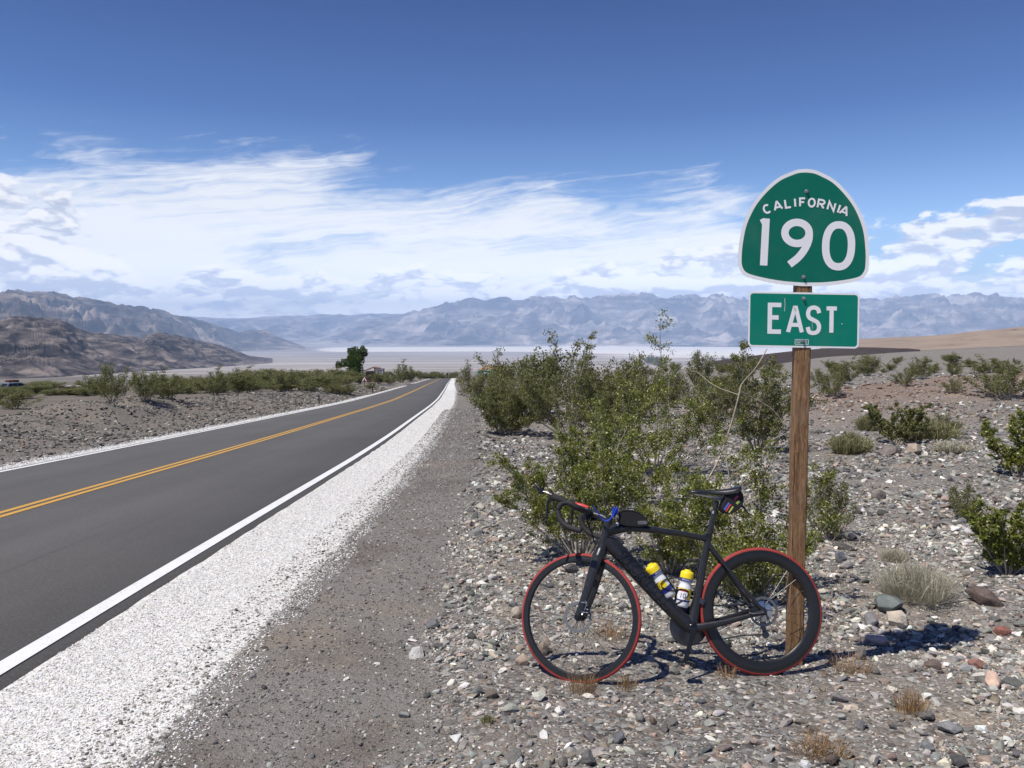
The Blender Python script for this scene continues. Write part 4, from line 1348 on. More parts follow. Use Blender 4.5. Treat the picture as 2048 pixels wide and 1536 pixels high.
        inner = 165 if kind == 1 else -165
        sg = 1 if kind == 1 else -1
        for mside in (1, -1):
            w_ = 0 if mside == 1 else 180
            q = lambda a, h: cy((sg * a) if mside == 1 else (180 - sg * a), h)
            cg.sweep([q(88, .030), q(82, .065), q(70, .086), q(40, .093), q(5, .094), q(-18, .088), q(-25, .07), q(0, .045), q(40, .022), q(75, .006), q(90, .002)], .0042, .0034, 8, side=(0, 0, 1))
        cg.sweep([cy(sg * 90, .0), cy(sg * 90, .05), cy(sg * 90, .10)], .006, .004, 8, side=(1, 0, 0))
        cg.sweep([cy(90, -.003, .030), (0, 0, -.004), cy(-90, -.003, .030)], .006, .003, 8, side=(0, 0, 1))
        cg = place(cg, fr_)
        cg.build('bottle_cage', M_GLOSSK, root, smooth=True)

    # ---- bags and straps: separate things fastened to the bicycle
    def thing(name, lab, cat):
        r_ = empty(name, BIKE_LOC); r_.rotation_euler = BM.to_euler()
        return tag(r_, lab, cat)
    tb = thing('top_tube_bag', 'black top-tube bag strapped behind the bicycle stem', 'bag')
    out = smooth_line([(-.758, .822), (-.760, .86), (-.752, .892), (-.715, .900), (-.67, .893), (-.628, .872), (-.602, .842), (-.594, .806)], 4)
    out = [tuple(q) for q in out] + [(-.66, .804), (-.72, .810)]
    ba = MB().prism(out, -.030, .030).build('bag_body', M_FABK, tb, bevel=.009)
    ins = [(-.677 + (x + .677) * .93, .853 + (z - .853) * .90) for x, z in out]
    MB().sweep([(x, -.0312, z) for x, z in ins] + [(ins[0][0], -.0312, ins[0][1])], .0016, None, 6).build('piping', M_RUB, ba)
    MB().box((-.70, 0, .790), (.018, .046, .045)).build('strap', M_FABK, tb, bevel=.004)
    pill = arc(-.632, .8275, .0245, .0072, 0, 352, 30, 5)
    lv, lf = stroke2d(pill, .0016, True)
    MB().add([(a, -.0318, b) for a, b in lv], lf).build('logo_ring', M_GREYP, ba)
    v, f = text_mesh('ORTLIEB', .0100)
    MB().add([(-.632 + x * .95, -.0318, .8275 + y) for x, y, _ in v], f).build('logo_lettering', M_GREYP, ba)
    MB().box((-.764, -.029, .862), (.006, .004, .012)).box((-.766, -.029, .822), (.008, .004, .016), (0, .4, 0)).build('buckle', M_STEEL, tb)['kind'] = 'stuff'
    sb = thing('saddle_bag', 'small black saddle bag with rainbow stripes hanging under the saddle', 'bag')
    o1 = smooth_line([(-.186, .900), (-.182, .880), (-.165, .864), (-.140, .862), (-.108, .875), (-.078, .898), (-.066, .930), (-.068, .965), (-.080, .990)], 4)
    o1 = [tuple(q) for q in o1] + [(-.12, .985), (-.165, .950)]
    bb = MB().prism(o1, -.042, .042).build('bag_body', M_FABK, sb, bevel=.012)
    for (xa, za, xb, zb_), wd, mt in (((-.1795, .884, -.150, .921), .0085, mat('blue_stripe', (.07, .16, .62), .6)), ((-.1705, .8755, -.1405, .913), .0085, mat('red_stripe', (.62, .05, .07), .6)), ((-.154, .868, -.1285, .900), .0085, mat('lime_stripe', (.48, .56, .08), .6))):
        lv, lf = stroke2d([(xa, za), (xb, zb_)], wd)
        MB().add([(a, -.0426, b) for a, b in lv], lf).build('stripe', mt, bb)
    for (xa, za, xb, zb_), mt in (((-.118, .936, -.098, .957), 'crimson_patch'), ((-.108, .914, -.093, .930), 'green_patch')):
        lv, lf = stroke2d([(xa, za), (xb, zb_)], .013)
        MB().add([(a, -.0426, b) for a, b in lv], lf).build('stripe', mat(mt, (.30, .03, .10) if 'crim' in mt else (.30, .42, .09), .6), bb)
    MB().sweep([(-.075, -.02, .905), (-.058, -.024, .888), (-.046, -.026, .862)], .006, .0015, 8).build('strap_end', M_FABK, sb)
    bl = thing('blue_strap', 'blue webbing strap looped over the handlebar beside the bag', 'strap')
    loop = smooth_line(np.array([(-.900, -.045, .925), (-.880, -.055, .892), (-.855, -.058, .853), (-.825, -.058, .845), (-.797, -.055, .868), (-.775, -.045, .903), (-.765, -.030, .908)]), 5)
    MB().sweep([tuple(q) for q in loop], .0018, .010, 8, side=(.2, .9, .3)).build('strap_loop', M_BLUE, bl, smooth=True)
    MB().prism([(-.800, .868), (-.797, .905), (-.790, .917), (-.763, .902), (-.768, .885), (-.790, .855)], -.050, -.046).build('strap_flap', M_BLUE, bl, bevel=.0015)
    return root


build_bike()

# ------------------------------------------------------------------ stones
def rock_mat():
    m = bpy.data.materials.new('desert_stone'); m.use_nodes = True
    t = NT(m.node_tree); b = m.node_tree.nodes['Principled BSDF']
    col = t.attr('col', 'INSTANCER', 'Color')
    co = t.n('ShaderNodeTexCoord').outputs['Object']
    n = t.noise(co, 3.0, 4, .65)
    c = t.mix(1.0, col, t.ramp(n, [(.3, .72), (.7, 1.22)]), 'MULTIPLY')
    t.put(b.inputs['Base Color'], c)
    b.inputs['Roughness'].default_value = .85; b.inputs['Specular IOR Level'].default_value = .25
    return m


def rock_mat_obj():
    """for single stones: colour carried by the object"""
    m = bpy.data.materials.new('loose_stone'); m.use_nodes = True
    t = NT(m.node_tree); b = m.node_tree.nodes['Principled BSDF']
    oi = t.n('ShaderNodeObjectInfo')
    co = t.n('ShaderNodeTexCoord').outputs['Object']
    off = t.vm('ADD', co, t.vec(t.m('MULTIPLY', oi.outputs['Random'], 50.0), 0.0, 0.0))
    n = t.noise(off, 2.2, 6, .65)
    n2 = t.noise(off, 11.0, 4, .7)
    c = t.mix(1.0, oi.outputs['Color'], t.ramp(n, [(.3, .66), (.7, 1.25)]), 'MULTIPLY')
    c = t.mix(t.m('MULTIPLY', t.sstep(n2, .56, .72), .35), c, (.52, .48, .42))
    t.put(b.inputs['Base Color'], c)
    b.inputs['Roughness'].default_value = .86; b.inputs['Specular IOR Level'].default_value = .25
    bp = t.n('ShaderNodeBump'); bp.inputs['Strength'].default_value = .5; bp.inputs['Distance'].default_value = .06
    t.put(bp.inputs['Height'], n2); t.put(b.inputs['Normal'], bp.outputs[0])
    return m


M_ROCK, M_STONE = rock_mat(), rock_mat_obj()


def rock_mesh(name, seed, npts, material, flat=.62, bevel=0.0):
    """angular stone: hull of random points, unit size, sitting on z = 0"""
    r = np.random.default_rng(seed)
    p = r.normal(size=(npts, 3)); p /= np.linalg.norm(p, axis=1)[:, None]
    p *= r.uniform(.8, 1.0, (npts, 1))
    p *= np.array([1.0, r.uniform(.6, .9), r.uniform(flat * .75, flat * 1.25)]) * .5
    bm = bmesh.new()
    for q in p: bm.verts.new(q)
    res = bmesh.ops.convex_hull(bm, input=bm.verts)
    bmesh.ops.delete(bm, geom=[v for v in bm.verts if not v.link_faces], context='VERTS')
    if bevel:
        bmesh.ops.bevel(bm, geom=list(bm.edges), offset=bevel, segments=1, affect='EDGES', clamp_overlap=True)
    bmesh.ops.recalc_face_normals(bm, faces=bm.faces)
    z0 = min(v.co.z for v in bm.verts)
    for v in bm.verts: v.co.z -= z0 * .60                   # about a fifth buried
    me = bpy.data.meshes.new(name); bm.to_mesh(me); bm.free()
    me.materials.append(material)
    return me


PEBBLES = bpy.data.collections.new('pebble_shapes')
for k in range(9):
    PEBBLES.objects.link(bpy.data.objects.new('pebble_shape', rock_mesh('pebble', 100 + k, 13 + (k % 3) * 3, M_ROCK, .55)))

PAL = np.array([(.10, .10, .105), (.15, .145, .14), (.20, .20, .205), (.245, .235, .225), (.30, .29, .275), (.38, .365, .34), (.22, .17, .135), (.31, .235, .175), (.48, .40, .31), (.62, .57, .50), (.66, .64, .61), (.40, .27, .21), (.17, .115, .095), (.25, .25, .235)])
PAL = PAL * np.array([.985, .99, .93])
PAL = (PAL * .62 + PAL.mean(1, keepdims=True) * np.array([1.03, 1.0, .95]) * .38) * 1.04
PW = np.array([9, 12, 14, 13, 11, 8, 6, 5, 4, 4, 4, 3, 4, 4.]); PW /= PW.sum()
PAL_LIGHT_W = np.array([3, 5, 8, 11, 14, 14, 5, 5, 9, 9, 8, 4, 2, 3.]); PAL_LIGHT_W /= PAL_LIGHT_W.sum()
PAL_RED = np.array([(.20, .13, .10), (.27, .18, .13), (.15, .105, .09), (.33, .25, .19), (.24, .20, .17), (.42, .34, .27)])
PAL_WHITE = np.array([(.78, .765, .735), (.70, .685, .65), (.62, .59, .535), (.82, .815, .80), (.48, .46, .43), (.22, .21, .20), (.66, .58, .47)])
WW = np.array([28, 25, 11, 28, 5, 2, 1.]); WW /= WW.sum()
PAL_PATH = np.array([(.14, .13, .12), (.19, .175, .16), (.24, .22, .20), (.30, .28, .26), (.42, .39, .35), (.62, .60, .57), (.10, .095, .09)])
WP = np.array([20, 22, 20, 15, 9, 5, 9.]); WP /= WP.sum()


def scatter_group():
    ng = bpy.data.node_groups.new('scatter_stones', 'GeometryNodeTree')
    ng.interface.new_socket('Geometry', in_out='INPUT', socket_type='NodeSocketGeometry')
    ng.interface.new_socket('Geometry', in_out='OUTPUT', socket_type='NodeSocketGeometry')
    N = ng.nodes; L = ng.links
    gi, go = N.new('NodeGroupInput'), N.new('NodeGroupOutput')
    ip = N.new('GeometryNodeInstanceOnPoints')
    ci = N.new('GeometryNodeCollectionInfo'); ci.inputs[0].default_value = PEBBLES
    ci.inputs['Separate Children'].default_value = True; ci.inputs['Reset Children'].default_value = True
    ip.inputs['Pick Instance'].default_value = True

    def na(name, typ):
        a = N.new('GeometryNodeInputNamedAttribute'); a.data_type = typ; a.inputs['Name'].default_value = name
        return a.outputs[0]
    L.new(gi.outputs[0], ip.inputs['Points']); L.new(ci.outputs[0], ip.inputs['Instance'])
    L.new(na('pick', 'INT'), ip.inputs['Instance Index'])
    L.new(na('rot', 'FLOAT_VECTOR'), ip.inputs['Rotation']); L.new(na('scl', 'FLOAT_VECTOR'), ip.inputs['Scale'])
    L.new(ip.outputs[0], go.inputs[0])
    return ng


SCATTER = scatter_group()


def scatter(name, x, y, size, colors, lift=0.0, zfun=ground, tilt=.35):
    n = len(x)
    z = zfun(x, y) + lift
    me = bpy.data.meshes.new(name)
    me.vertices.add(n)
    me.vertices.foreach_set('co', np.stack([x, y, z], -1).astype(np.float32).ravel())
    rot = np.stack([rng.normal(0, tilt, n), rng.normal(0, tilt, n), rng.uniform(0, 6.283, n)], -1)
    scl = size[:, None] * np.stack([rng.uniform(.85, 1.25, n), rng.uniform(.75, 1.1, n), rng.uniform(.7, 1.15, n)], -1)
    me.attributes.new('rot', 'FLOAT_VECTOR', 'POINT').data.foreach_set('vector', rot.astype(np.float32).ravel())
    me.attributes.new('scl', 'FLOAT_VECTOR', 'POINT').data.foreach_set('vector', scl.astype(np.float32).ravel())
    me.attributes.new('pick', 'INT', 'POINT').data.foreach_set('value', rng.integers(0, 9, n).astype(np.int32))
    ca = np.concatenate([colors, np.ones((n, 1))], 1)
    me.attributes.new('col', 'FLOAT_COLOR', 'POINT').data.foreach_set('color', ca.astype(np.float32).ravel())
    o = link(bpy.data.objects.new(name, me))
    md = o.modifiers.new('scatter', 'NODES'); md.node_group = SCATTER
    return tag(o, kind='stuff')


def wedge(n, r0, r1, a0=-36, a1=37):
    r = np.sqrt(rng.uniform(r0 * r0, r1 * r1, n)); a = np.radians(rng.uniform(a0, a1, n))
    return r * np.sin(a), r * np.cos(a)


def pick_col(n, pal, w=None, jit=.16):
    c = pal[rng.choice(len(pal), n, p=w)]
    return np.clip(c * (1 + rng.normal(0, jit, (n, 1))) * (1 + rng.normal(0, .03, (n, 3))), .02, .9)


def tri(n, lo, hi, p=2.2):
    return lo + (hi - lo) * rng.uniform(0, 1, n) ** p


def stony(x, y):
    """how thickly loose stones lie here (0..1)"""
    u = road_u(x, y)
    d = sst(u, 5.25, 5.75)
    d = d * (.16 + .84 * sst(fbm(x * .6, y * .6, 4, 81), -.30, .30))
    return d


def reds(x, y):
    return np.exp(-((y - 27 - .25 * x) / 6.0) ** 2) * sst(x, 5, 10)


def build_gravel():
    X, Y, S, K = [], [], [], []

    def layer(n, r0, r1, lo, hi, p, a0=-36, a1=38, w=PW):
        x, y = wedge(n, r0, r1, a0, a1)
        k = rng.uniform(0, 1, n) < stony(x, y)
        x, y = x[k], y[k]
        X.append(x); Y.append(y); S.append(tri(len(x), lo, hi, p))
        c = pick_col(len(x), PAL, w)
        rr = (rng.uniform(0, 1, len(x)) < reds(x, y) * .8)
        c[rr] = pick_col(int(rr.sum()), PAL_RED)
        K.append(c)
    layer(32000, 2.4, 5.4, .009, .026, 1.5, -12, 38, PAL_LIGHT_W)
    layer(30000, 5.0, 9.5, .013, .036, 1.5, -8, 38, PAL_LIGHT_W)
    layer(17000, 2.4, 6.2, .024, .080, 2.7, -12, 38, PAL_LIGHT_W)
    layer(28000, 5.5, 12, .028, .095, 2.7, -8, 38, PAL_LIGHT_W)
    layer(26000, 9, 20, .04, .16, 2.2, -6, 38)
    layer(24000, 18, 40, .06, .22, 2.1, -6, 38)
    layer(12000, 38, 90, .10, .36, 2.2, -6, 38)
    x, y, s, c = map(np.concatenate, (X, Y, S, K))
    keep = ~((np.abs(y - 4.30) < .05) & (x > -.05) & (x < 1.75) & (s > .022))        # nothing large under the tyres
    scatter('loose_gravel', x[keep], y[keep], s[keep], c[keep])
    # white roadside gravel, both sides
    X, Y, S = [], [], []
    for y0, y1, n, lo, hi in ((1.5, 7, 36000, .012, .026), (7, 14, 24000, .016, .032), (14, 32, 18000, .022, .042), (32, 90, 10000, .035, .07)):
        yy = rng.uniform(y0, y1, n)
        uu = 3.25 + (rng.beta(1.05, 1.35, n)) * 1.27 + .10 * fbm(yy * .9, yy * 0, 3, 91)
        X.append(road_c(yy) + uu); Y.append(yy); S.append(tri(n, lo * .6, hi * .82, 1.9))
    for y0, y1, n, lo, hi in ((10, 30, 7000, .03, .055), (30, 75, 6000, .04, .08)):
        yy = rng.uniform(y0, y1, n)
        uu = -3.26 - rng.beta(1.0, 2.6, n) * .75
        X.append(road_c(yy) + uu); Y.append(yy); S.append(tri(n, lo, hi, 1.7))
    x, y, s = map(np.concatenate, (X, Y, S))
    scatter('white_gravel', x, y, s, pick_col(len(x), PAL_WHITE, WW, .07))
    # fine grit on the trodden path
    n = 46000
    yy = 2.0 + 38 * rng.uniform(0, 1, n) ** 2.3
    uu = rng.uniform(4.0, 5.75, n)
    s = tri(n, .006, .022, 2.0) * (1 + yy * .06)
    big = rng.uniform(0, 1, n) < .018
    s[big] = tri(int(big.sum()), .022, .05, 1.6)
    scatter('path_grit', road_c(yy) + uu, yy, s, pick_col(n, PAL_PATH, WP), tilt=.25)
    # stony bank across the road
    n = 40000
    yy = 9 + 95 * rng.uniform(0, 1, n) ** 1.6
    uu = -3.7 - 11.5 * rng.beta(1.15, 1.5, n)
    s = tri(n, .035, .19, 2.8) * (.75 + yy / 90)
    scatter('bank_stones', road_c(yy) + uu, yy, s, pick_col(n, PAL, PW) * np.array([.72, .70, .67]))


build_gravel()

# single stones one can pick out ---------------------------------------
STONES = [rock_mesh('stone', 300 + k, 16 + (k % 4) * 4, M_STONE, .58, .035) for k in range(12)]


BOULDERS = [rock_mesh('boulder', 340 + k, 20 + (k % 4) * 4, M_STONE, .80, .045) for k in range(8)]


def stone(name, x, y, size, color, k, rotz=0.0, squash=1.0, parent=None, tilt=(0, 0), sink=0.0):
    o = bpy.data.objects.new(name, STONES[k % 12])
    link(o, parent)
    o.location = (x, y, gz(x, y) - sink)
    o.rotation_euler = (tilt[0], tilt[1], rotz)
    o.scale = (size, size, size * squash)
    o.color = (*color, 1)
    return o


def build_stones():
    # the 270 larger stones lying on the ground near the camera
    n = 0
    spots = []
    tries = 0
    while n < 270 and tries < 20000:
        tries += 1
        t_ = rng.uniform(0, 1)
        if t_ < .60: x, y = wedge(1, 2.5, 6.2, -10, 36); s = tri(1, .065, .15, 1.8)[0]
        elif t_ < .92: x, y = wedge(1, 5.5, 12, -4, 36); s = tri(1, .09, .24, 1.8)[0]
        else: x, y = wedge(1, 2.6, 7, -24, -6); s = tri(1, .03, .06, 1.5)[0]
        x, y = float(x[0]), float(y[0])
        u = float(road_u(x, y))
        if t_ < .92 and rng.uniform() > stony(np.array([x]), np.array([y]))[0]: continue
        if t_ >= .92 and not (4.1 < u < 5.4): continue
        if abs(y - 4.3) < .16 and -.1 < x < 1.85: continue
        if abs(x - 1.58) < .12 and abs(y - 4.52) < .12: continue
        if any((x - a) ** 2 + (y - b) ** 2 < (s * .5 + c * .5) ** 2 for a, b, c in spots): continue
        spots.append((x, y, s))
        stone('stone', x, y, s, pick_col(1, PAL, PW)[0], int(rng.integers(12)), rng.uniform(0, 6.28), rng.uniform(.7, 1.1), GROUND, (rng.normal(0, .2), rng.normal(0, .2)))
        n += 1
    # stones with a look of their own: (px, py, width px, colour, label)
    special = [
        (1758, 997, 38, (.21, .185, .165), 'round brown-grey boulder alone on the gravel behind the sign post', 1.25, 0),
        (1680, 1118, 36, (.20, .205, .22), 'blue-grey angular stone beside the post at wheel-top height', 1.1, 1),
        (1692, 1130, 32, (.33, .31, .30), 'pale grey stone touching the blue-grey one beside the post', .8, 2),
        (1777, 1212, 78, (.16, .185, .175), 'flat greenish slab stone below the dry grass clump', .75, 3),
        (1742, 1243, 44, (.26, .25, .25), 'grey block with a dark end below the greenish slab', 1.2, 4),
        (1796, 1240, 58, (.66, .57, .47), 'cream and pink stone next to the grey block', .8, 5),
        (1748, 1280, 62, (.52, .45, .43), 'pinkish white stone above the sign shadow', .65, 6),
        (1966, 1200, 76, (.145, .11, .095), 'large dark brown boulder beside the dry grass clump', .95, 7),
        (2005, 1262, 36, (.28, .12, .095), 'rust red stone upslope of the sign shadow', .9, 8),
        (1720, 1312, 38, (.20, .185, .165), 'brown-grey upright stone at the start of the sign shadow', 1.25, 9),
        (1752, 1342, 24, (.22, .20, .185), 'small dull stone just below the post shadow', 1.1, 10),
        (1953, 1330, 36, (.36, .19, .155), 'tilted reddish stone at the edge of the sign shadow', 1.15, 11),
        (1932, 1336, 30, (.42, .41, .41), 'light grey stone leaning on the tilted reddish one', .9, 0),
        (1982, 1364, 58, (.70, .50, .39), 'salmon pink striped stone below the sign shadow', .8, 1),
        (1990, 1398, 36, (.24, .205, .145), 'flat olive brown stone below the salmon pink one', .6, 2),
        (1897, 1455, 54, (.30, .295, .295), 'broad grey slab near the picture corner beyond the dried weeds', .55, 3),
        (1720, 1448, 32, (.17, .165, .165), 'dark grey stone among the orange dried weeds', 1.0, 4),
        (1612, 1530, 30, (.72, .71, .69), 'white block cut by the bottom edge of the picture', 1.0, 5),
        (1236, 1476, 42, (.15, .155, .165), 'dark slate stone in front of the rear half of the bicycle', .75, 6),
        (1196, 1502, 38, (.45, .40, .385), 'pale pinkish smooth stone before the bicycle', .7, 7),
        (1280, 1434, 34, (.25, .25, .23), 'green-grey rough stone with two brown ones touching it', .9, 8),
        (1306, 1440, 26, (.22, .165, .13), 'brown stone against the green-grey rough one', .9, 9),
        (1328, 1456, 24, (.19, .165, .15), 'upright brown-grey stone before the crank', 1.5, 10),
        (1348, 1342, 26, (.23, .225, .20), 'squarish grey stone between the bicycle wheels', 1.1, 11),
        (956, 1384, 30, (.23, .24, .22), 'green-grey stone heaped at the edge of the path', 1.1, 0),
        (1088, 1300, 42, (.34, .27, .20), 'tan block inside the front wheel ring', 1.0, 1),
        (1046, 1322, 34, (.55, .43, .33), 'pale orange tilted stone left of the front wheel', 1.2, 2),
        (1032, 1228, 30, (.46, .39, .31), 'long cream stone behind the front rim', 1.5, 3),
        (1780, 903, 50, (.22, .185, .165), 'brown boulder at the foot of the olive shrubs beyond the post', .75, 4),
        (1828, 902, 38, (.42, .34, .27), 'cream boulder beside the brown one at the olive shrubs', 1.1, 5),
        (1075, 860, 26, (.60, .58, .55), 'white stone by the bushes at the path edge', .6, 6),
        (1022, 902, 22, (.16, .16, .17), 'dark triangular stone at the edge of the path near the bushes', .9, 7),
        (930, 1196, 16, (.12, .105, .09), 'dark brown stone at the path edge opposite the front wheel', 1.0, 8),
    ]
    for px, py, w, col, lab, sq, k in special:
        p = at(px, py + 6)
        d = p[1]
        o = stone('rock', p[0], p[1], w / F * d * 1.08, col, k + 5, (px * 7) % 6.28, sq, None, (.1, -.12))
        o.data = BOULDERS[(k + 3) % 8]
        o.scale = (w / F * d * 1.12, w / F * d * .95, w / F * d * 1.08 * max(.62, sq))
        tag(o, lab, 'rock')


build_stones()

# ------------------------------------------------------------------ plants
def leaf_mat(name, dark, light, tip, trans=.35):
    m = bpy.data.materials.new(name); m.use_nodes = True
    t = NT(m.node_tree); b = m.node_tree.nodes['Principled BSDF']
    tint = t.attr('tint')
    c = t.ramp(tint, [(0.0, dark), (.55, light), (.90, light), (.93, tip), (1.0, tip)])
    t.put(b.inputs['Base Color'], c)
    b.inputs['Roughness'].default_value = .55
    b.inputs['Specular IOR Level'].default_value = .35
    tr = t.n('ShaderNodeBsdfTranslucent'); t.put(tr.inputs[0], c)
    mx = t.n('ShaderNodeMixShader'); mx.inputs[0].default_value = trans
    out = m.node_tree.nodes['Material Output']
    t.t.links.new(b.outputs[0], mx.inputs[1]); t.t.links.new(tr.outputs[0], mx.inputs[2]); t.t.links.new(mx.outputs[0], out.inputs[0])
    return m


M_LEAF = leaf_mat('creosote_leaf', (.060, .072, .011), (.205, .232, .038), (.62, .59, .32))
M_LEAF2 = leaf_mat('dusty_creosote_leaf', (.064, .072, .022), (.185, .195, .060), (.34, .33, .15))
M_LEAF3 = leaf_mat('olive_shrub_leaf', (.20, .19, .09), (.38, .36, .19), (.54, .50, .33))
M_TREE = leaf_mat('tree_leaf', (.030, .055, .012), (.095, .150, .034), (.17, .22, .07))
M_DRY = leaf_mat('dry_straw', (.36, .33, .24), (.56, .53, .41), (.70, .67, .55), .3)
M_RUST = leaf_mat('rusty_dried_weed', (.24, .13, .06), (.42, .27, .13), (.55, .42, .22), .2)
M_STEM = mat('grey_bark', (.33, .29, .245), .85, 0, .2, var=.35, vscale=20)
M_PALE = mat('pale_dead_wood', (.46, .385, .30), .8, 0, .2, var=.25, vscale=25)
M_TRUNK = mat('brown_bark', (.13, .10, .075), .9, 0, .2, var=.35, vscale=6)


def tubes(lines, n=5):
    """lines: list of (points (k,3), radii (k,)) -> verts, quads"""
    V, Q, base = [], [], 0
    ang = np.linspace(0, 2 * np.pi, n, endpoint=False)
    for P, r in lines:
        k = len(P)
        T = np.gradient(P, axis=0); T /= np.linalg.norm(T, axis=1)[:, None] + 1e-9
        ref = np.array([.31, .87, .12]) if abs(T[0, 1]) < .8 else np.array([.9, .1, .2])
        A = np.cross(T, ref); A /= np.linalg.norm(A, axis=1)[:, None] + 1e-9
        B = np.cross(T, A)
        ring = P[:, None, :] + r[:, None, None] * (np.cos(ang)[None, :, None] * A[:, None, :] + np.sin(ang)[None, :, None] * B[:, None, :])
        V.append(ring.reshape(-1, 3))
        i, j = np.meshgrid(np.arange(k - 1), np.arange(n), indexing='ij')
        Q.append((np.stack([i * n + j, i * n + (j + 1) % n, (i + 1) * n + (j + 1) % n, (i + 1) * n + j], -1) + base).reshape(-1, 4))
        base += k * n
    return np.concatenate(V), np.concatenate(Q)


def leaves(centers, size, r, up=.35, aspect=.5):
    n = len(centers)
    d = r.normal(size=(n, 3)); d[:, 2] += up; d /= np.linalg.norm(d, axis=1)[:, None]
    s = np.cross(d, r.normal(size=(n, 3))); s /= np.linalg.norm(s, axis=1)[:, None] + 1e-9
    L = size[:, None]
    V = np.stack([centers - d * L * .5, centers + s * L * aspect * .5, centers + d * L * .5, centers - s * L * aspect * .5], 1).reshape(-1, 3)
    return V, np.arange(4 * n).reshape(n, 4)


def curve3(p0, d0, length, bend, r, k=7, wob=.12):
    """a wandering branch"""
    P = [np.array(p0, float)]
    d = np.array(d0, float); d /= np.linalg.norm(d)
    st = length / (k - 1)
    for _ in range(k - 1):
        d = d + np.array(bend) / (k - 1) + r.normal(0, wob, 3)
        d /= np.linalg.norm(d)
        P.append(P[-1] + d * st)
    return np.array(P)


def shrub_parts(seed, H, W, nst, nleaf, lsize, tall=0, bare=.30, clump=.045, splay=1.0):
    """stems + leaves of a creosote-like shrub, base at the origin"""
    r = np.random.default_rng(seed)
    lines, nodes = [], []
    for i in range(nst):
        az = 2 * np.pi * (i + r.uniform(-.4, .4)) / nst * 1.0
        lean = r.uniform(.12, 1.0) ** .8 * splay
        hx = W * .5 * lean * r.uniform(.75, 1.1)
        hh = H * (1 - .38 * lean ** 2) * r.uniform(.72, 1.0)
        if i < tall: hx *= .45; hh = H * r.uniform(1.0, 1.22)
        L = math.hypot(hx, hh)
        d0 = np.array([math.cos(az) * hx * 1.25, math.sin(az) * hx * 1.25, hh * .8])
        P = curve3((math.cos(az) * .03 * W, math.sin(az) * .03 * W, -.03 * H), d0, L * 1.04, (0, 0, .45), r, 9, .075)
        rad = np.linspace(.013, .004, 9) * (H / 1.4) ** .6 * r.uniform(.7, 1.2)
        lines.append((P, rad))
        for j in range(2, 9):
            t_ = j / 8
            if t_ < bare: continue
            for _ in range(2 if t_ < .6 else 3):
                if r.uniform() < .12: continue
                dd = r.normal(size=3); dd[2] = abs(dd[2]) * .7 + .25
                dd[:2] += (P[j, :2] / (np.linalg.norm(P[j, :2]) + .05)) * .4
                l2 = H * r.uniform(.09, .22) * (1.15 - .45 * t_)
                Q = curve3(P[j], dd, l2, (0, 0, .3), r, 5, .16)
                lines.append((Q, np.linspace(.0042, .0014, 5) * (H / 1.4) ** .5))
                for m in range(1, 5):
                    nodes.append((Q[m], .35 + .2 * m))
    C_ = np.array([n_[0] for n_ in nodes]); w = np.array([n_[1] for n_ in nodes])
    w = w * np.clip(1 + .8 * r.normal(size=len(w)), .05, 3)
    idx = r.choice(len(C_), nleaf, p=w / w.sum())
    c = C_[idx] + r.normal(0, clump * H * .42, (nleaf, 3)) * np.array([1, 1, .8])
    c[:, 2] = np.maximum(c[:, 2], .01)
    V, Q = leaves(c, lsize * r.uniform(.7, 1.35, nleaf), r, .3, .55)
    node_t = r.uniform(0, .5, len(C_))
    hrel = np.clip(c[:, 2] / H, 0, 1)
    tint = np.clip(node_t[idx] * .9 + r.uniform(0, .45, nleaf), 0, .89)
    fl = r.uniform(size=nleaf) < .09
    tint[fl] = .96
    tv, tq = tubes(lines, 5 if nleaf > 5000 else 4)
    return (tv, tq), (V, Q, tint)


def shrub(name, seed, H, W, nst, nleaf, lsize, lmat, smat=None, **kw):
    (tv, tq), (V, Q, tint) = shrub_parts(seed, H, W, nst, nleaf, lsize, **kw)
    root = bpy.data.objects.new(name, None); root.empty_display_size = .1; link(root)
    mesh_obj('stems', tv, tq, smat or M_STEM, root, True)
    mesh_obj('foliage', V, Q, lmat, root, False, {'tint': ('FACE', tint)})
    return root


def grass_clump(name, seed, H, W, n, lmat, width=.004, arch=.9):
    r = np.random.default_rng(seed)
    V, Q, T = [], [], []
    for i in range(n):
        a = r.uniform(0, 6.283); q = r.uniform() ** .7
        b0 = np.array([math.cos(a), math.sin(a), 0]) * W * .30 * q
        tip = np.array([math.cos(a) * W * .5 * q * r.uniform(.6, 1.2), math.sin(a) * W * .5 * q * r.uniform(.6, 1.2), H * (1 - .45 * q * arch) * r.uniform(.5, 1.0)])
        mid = (b0 + tip) / 2 + np.array([0, 0, H * .12]) + r.normal(0, .06 * W, 3)
        s = r.normal(size=3); s[2] *= .3; s = s / np.linalg.norm(s) * width * r.uniform(.7, 1.3)
        k = len(V)
        V += [b0 - s, b0 + s, mid + s * .8, mid - s * .8, tip + s * .25, tip - s * .25]
        Q += [(k, k + 1, k + 2, k + 3), (k + 3, k + 2, k + 4, k + 5)]
        T += [r.uniform(0, .9)] * 2
    root = bpy.data.objects.new(name, None); root.empty_display_size = .1; link(root)
    mesh_obj('blades', np.array(V), np.array(Q), lmat, root, False, {'tint': ('FACE', np.array(T))})
    return root


def put(o, p, rotz=0.0, s=1.0):
    o.location = p if len(p) == 3 else (p[0], p[1], gz(*p))
    o.rotation_euler = (0, 0, rotz)
    o.scale = (s, s, s) if isinstance(s, (int, float)) else s
    return o


def ordinal(i):
    n = i + 1
    return str(n) + ('th' if 10 <= n % 100 <= 20 else {1: 'st', 2: 'nd', 3: 'rd'}.get(n % 10, 'th'))


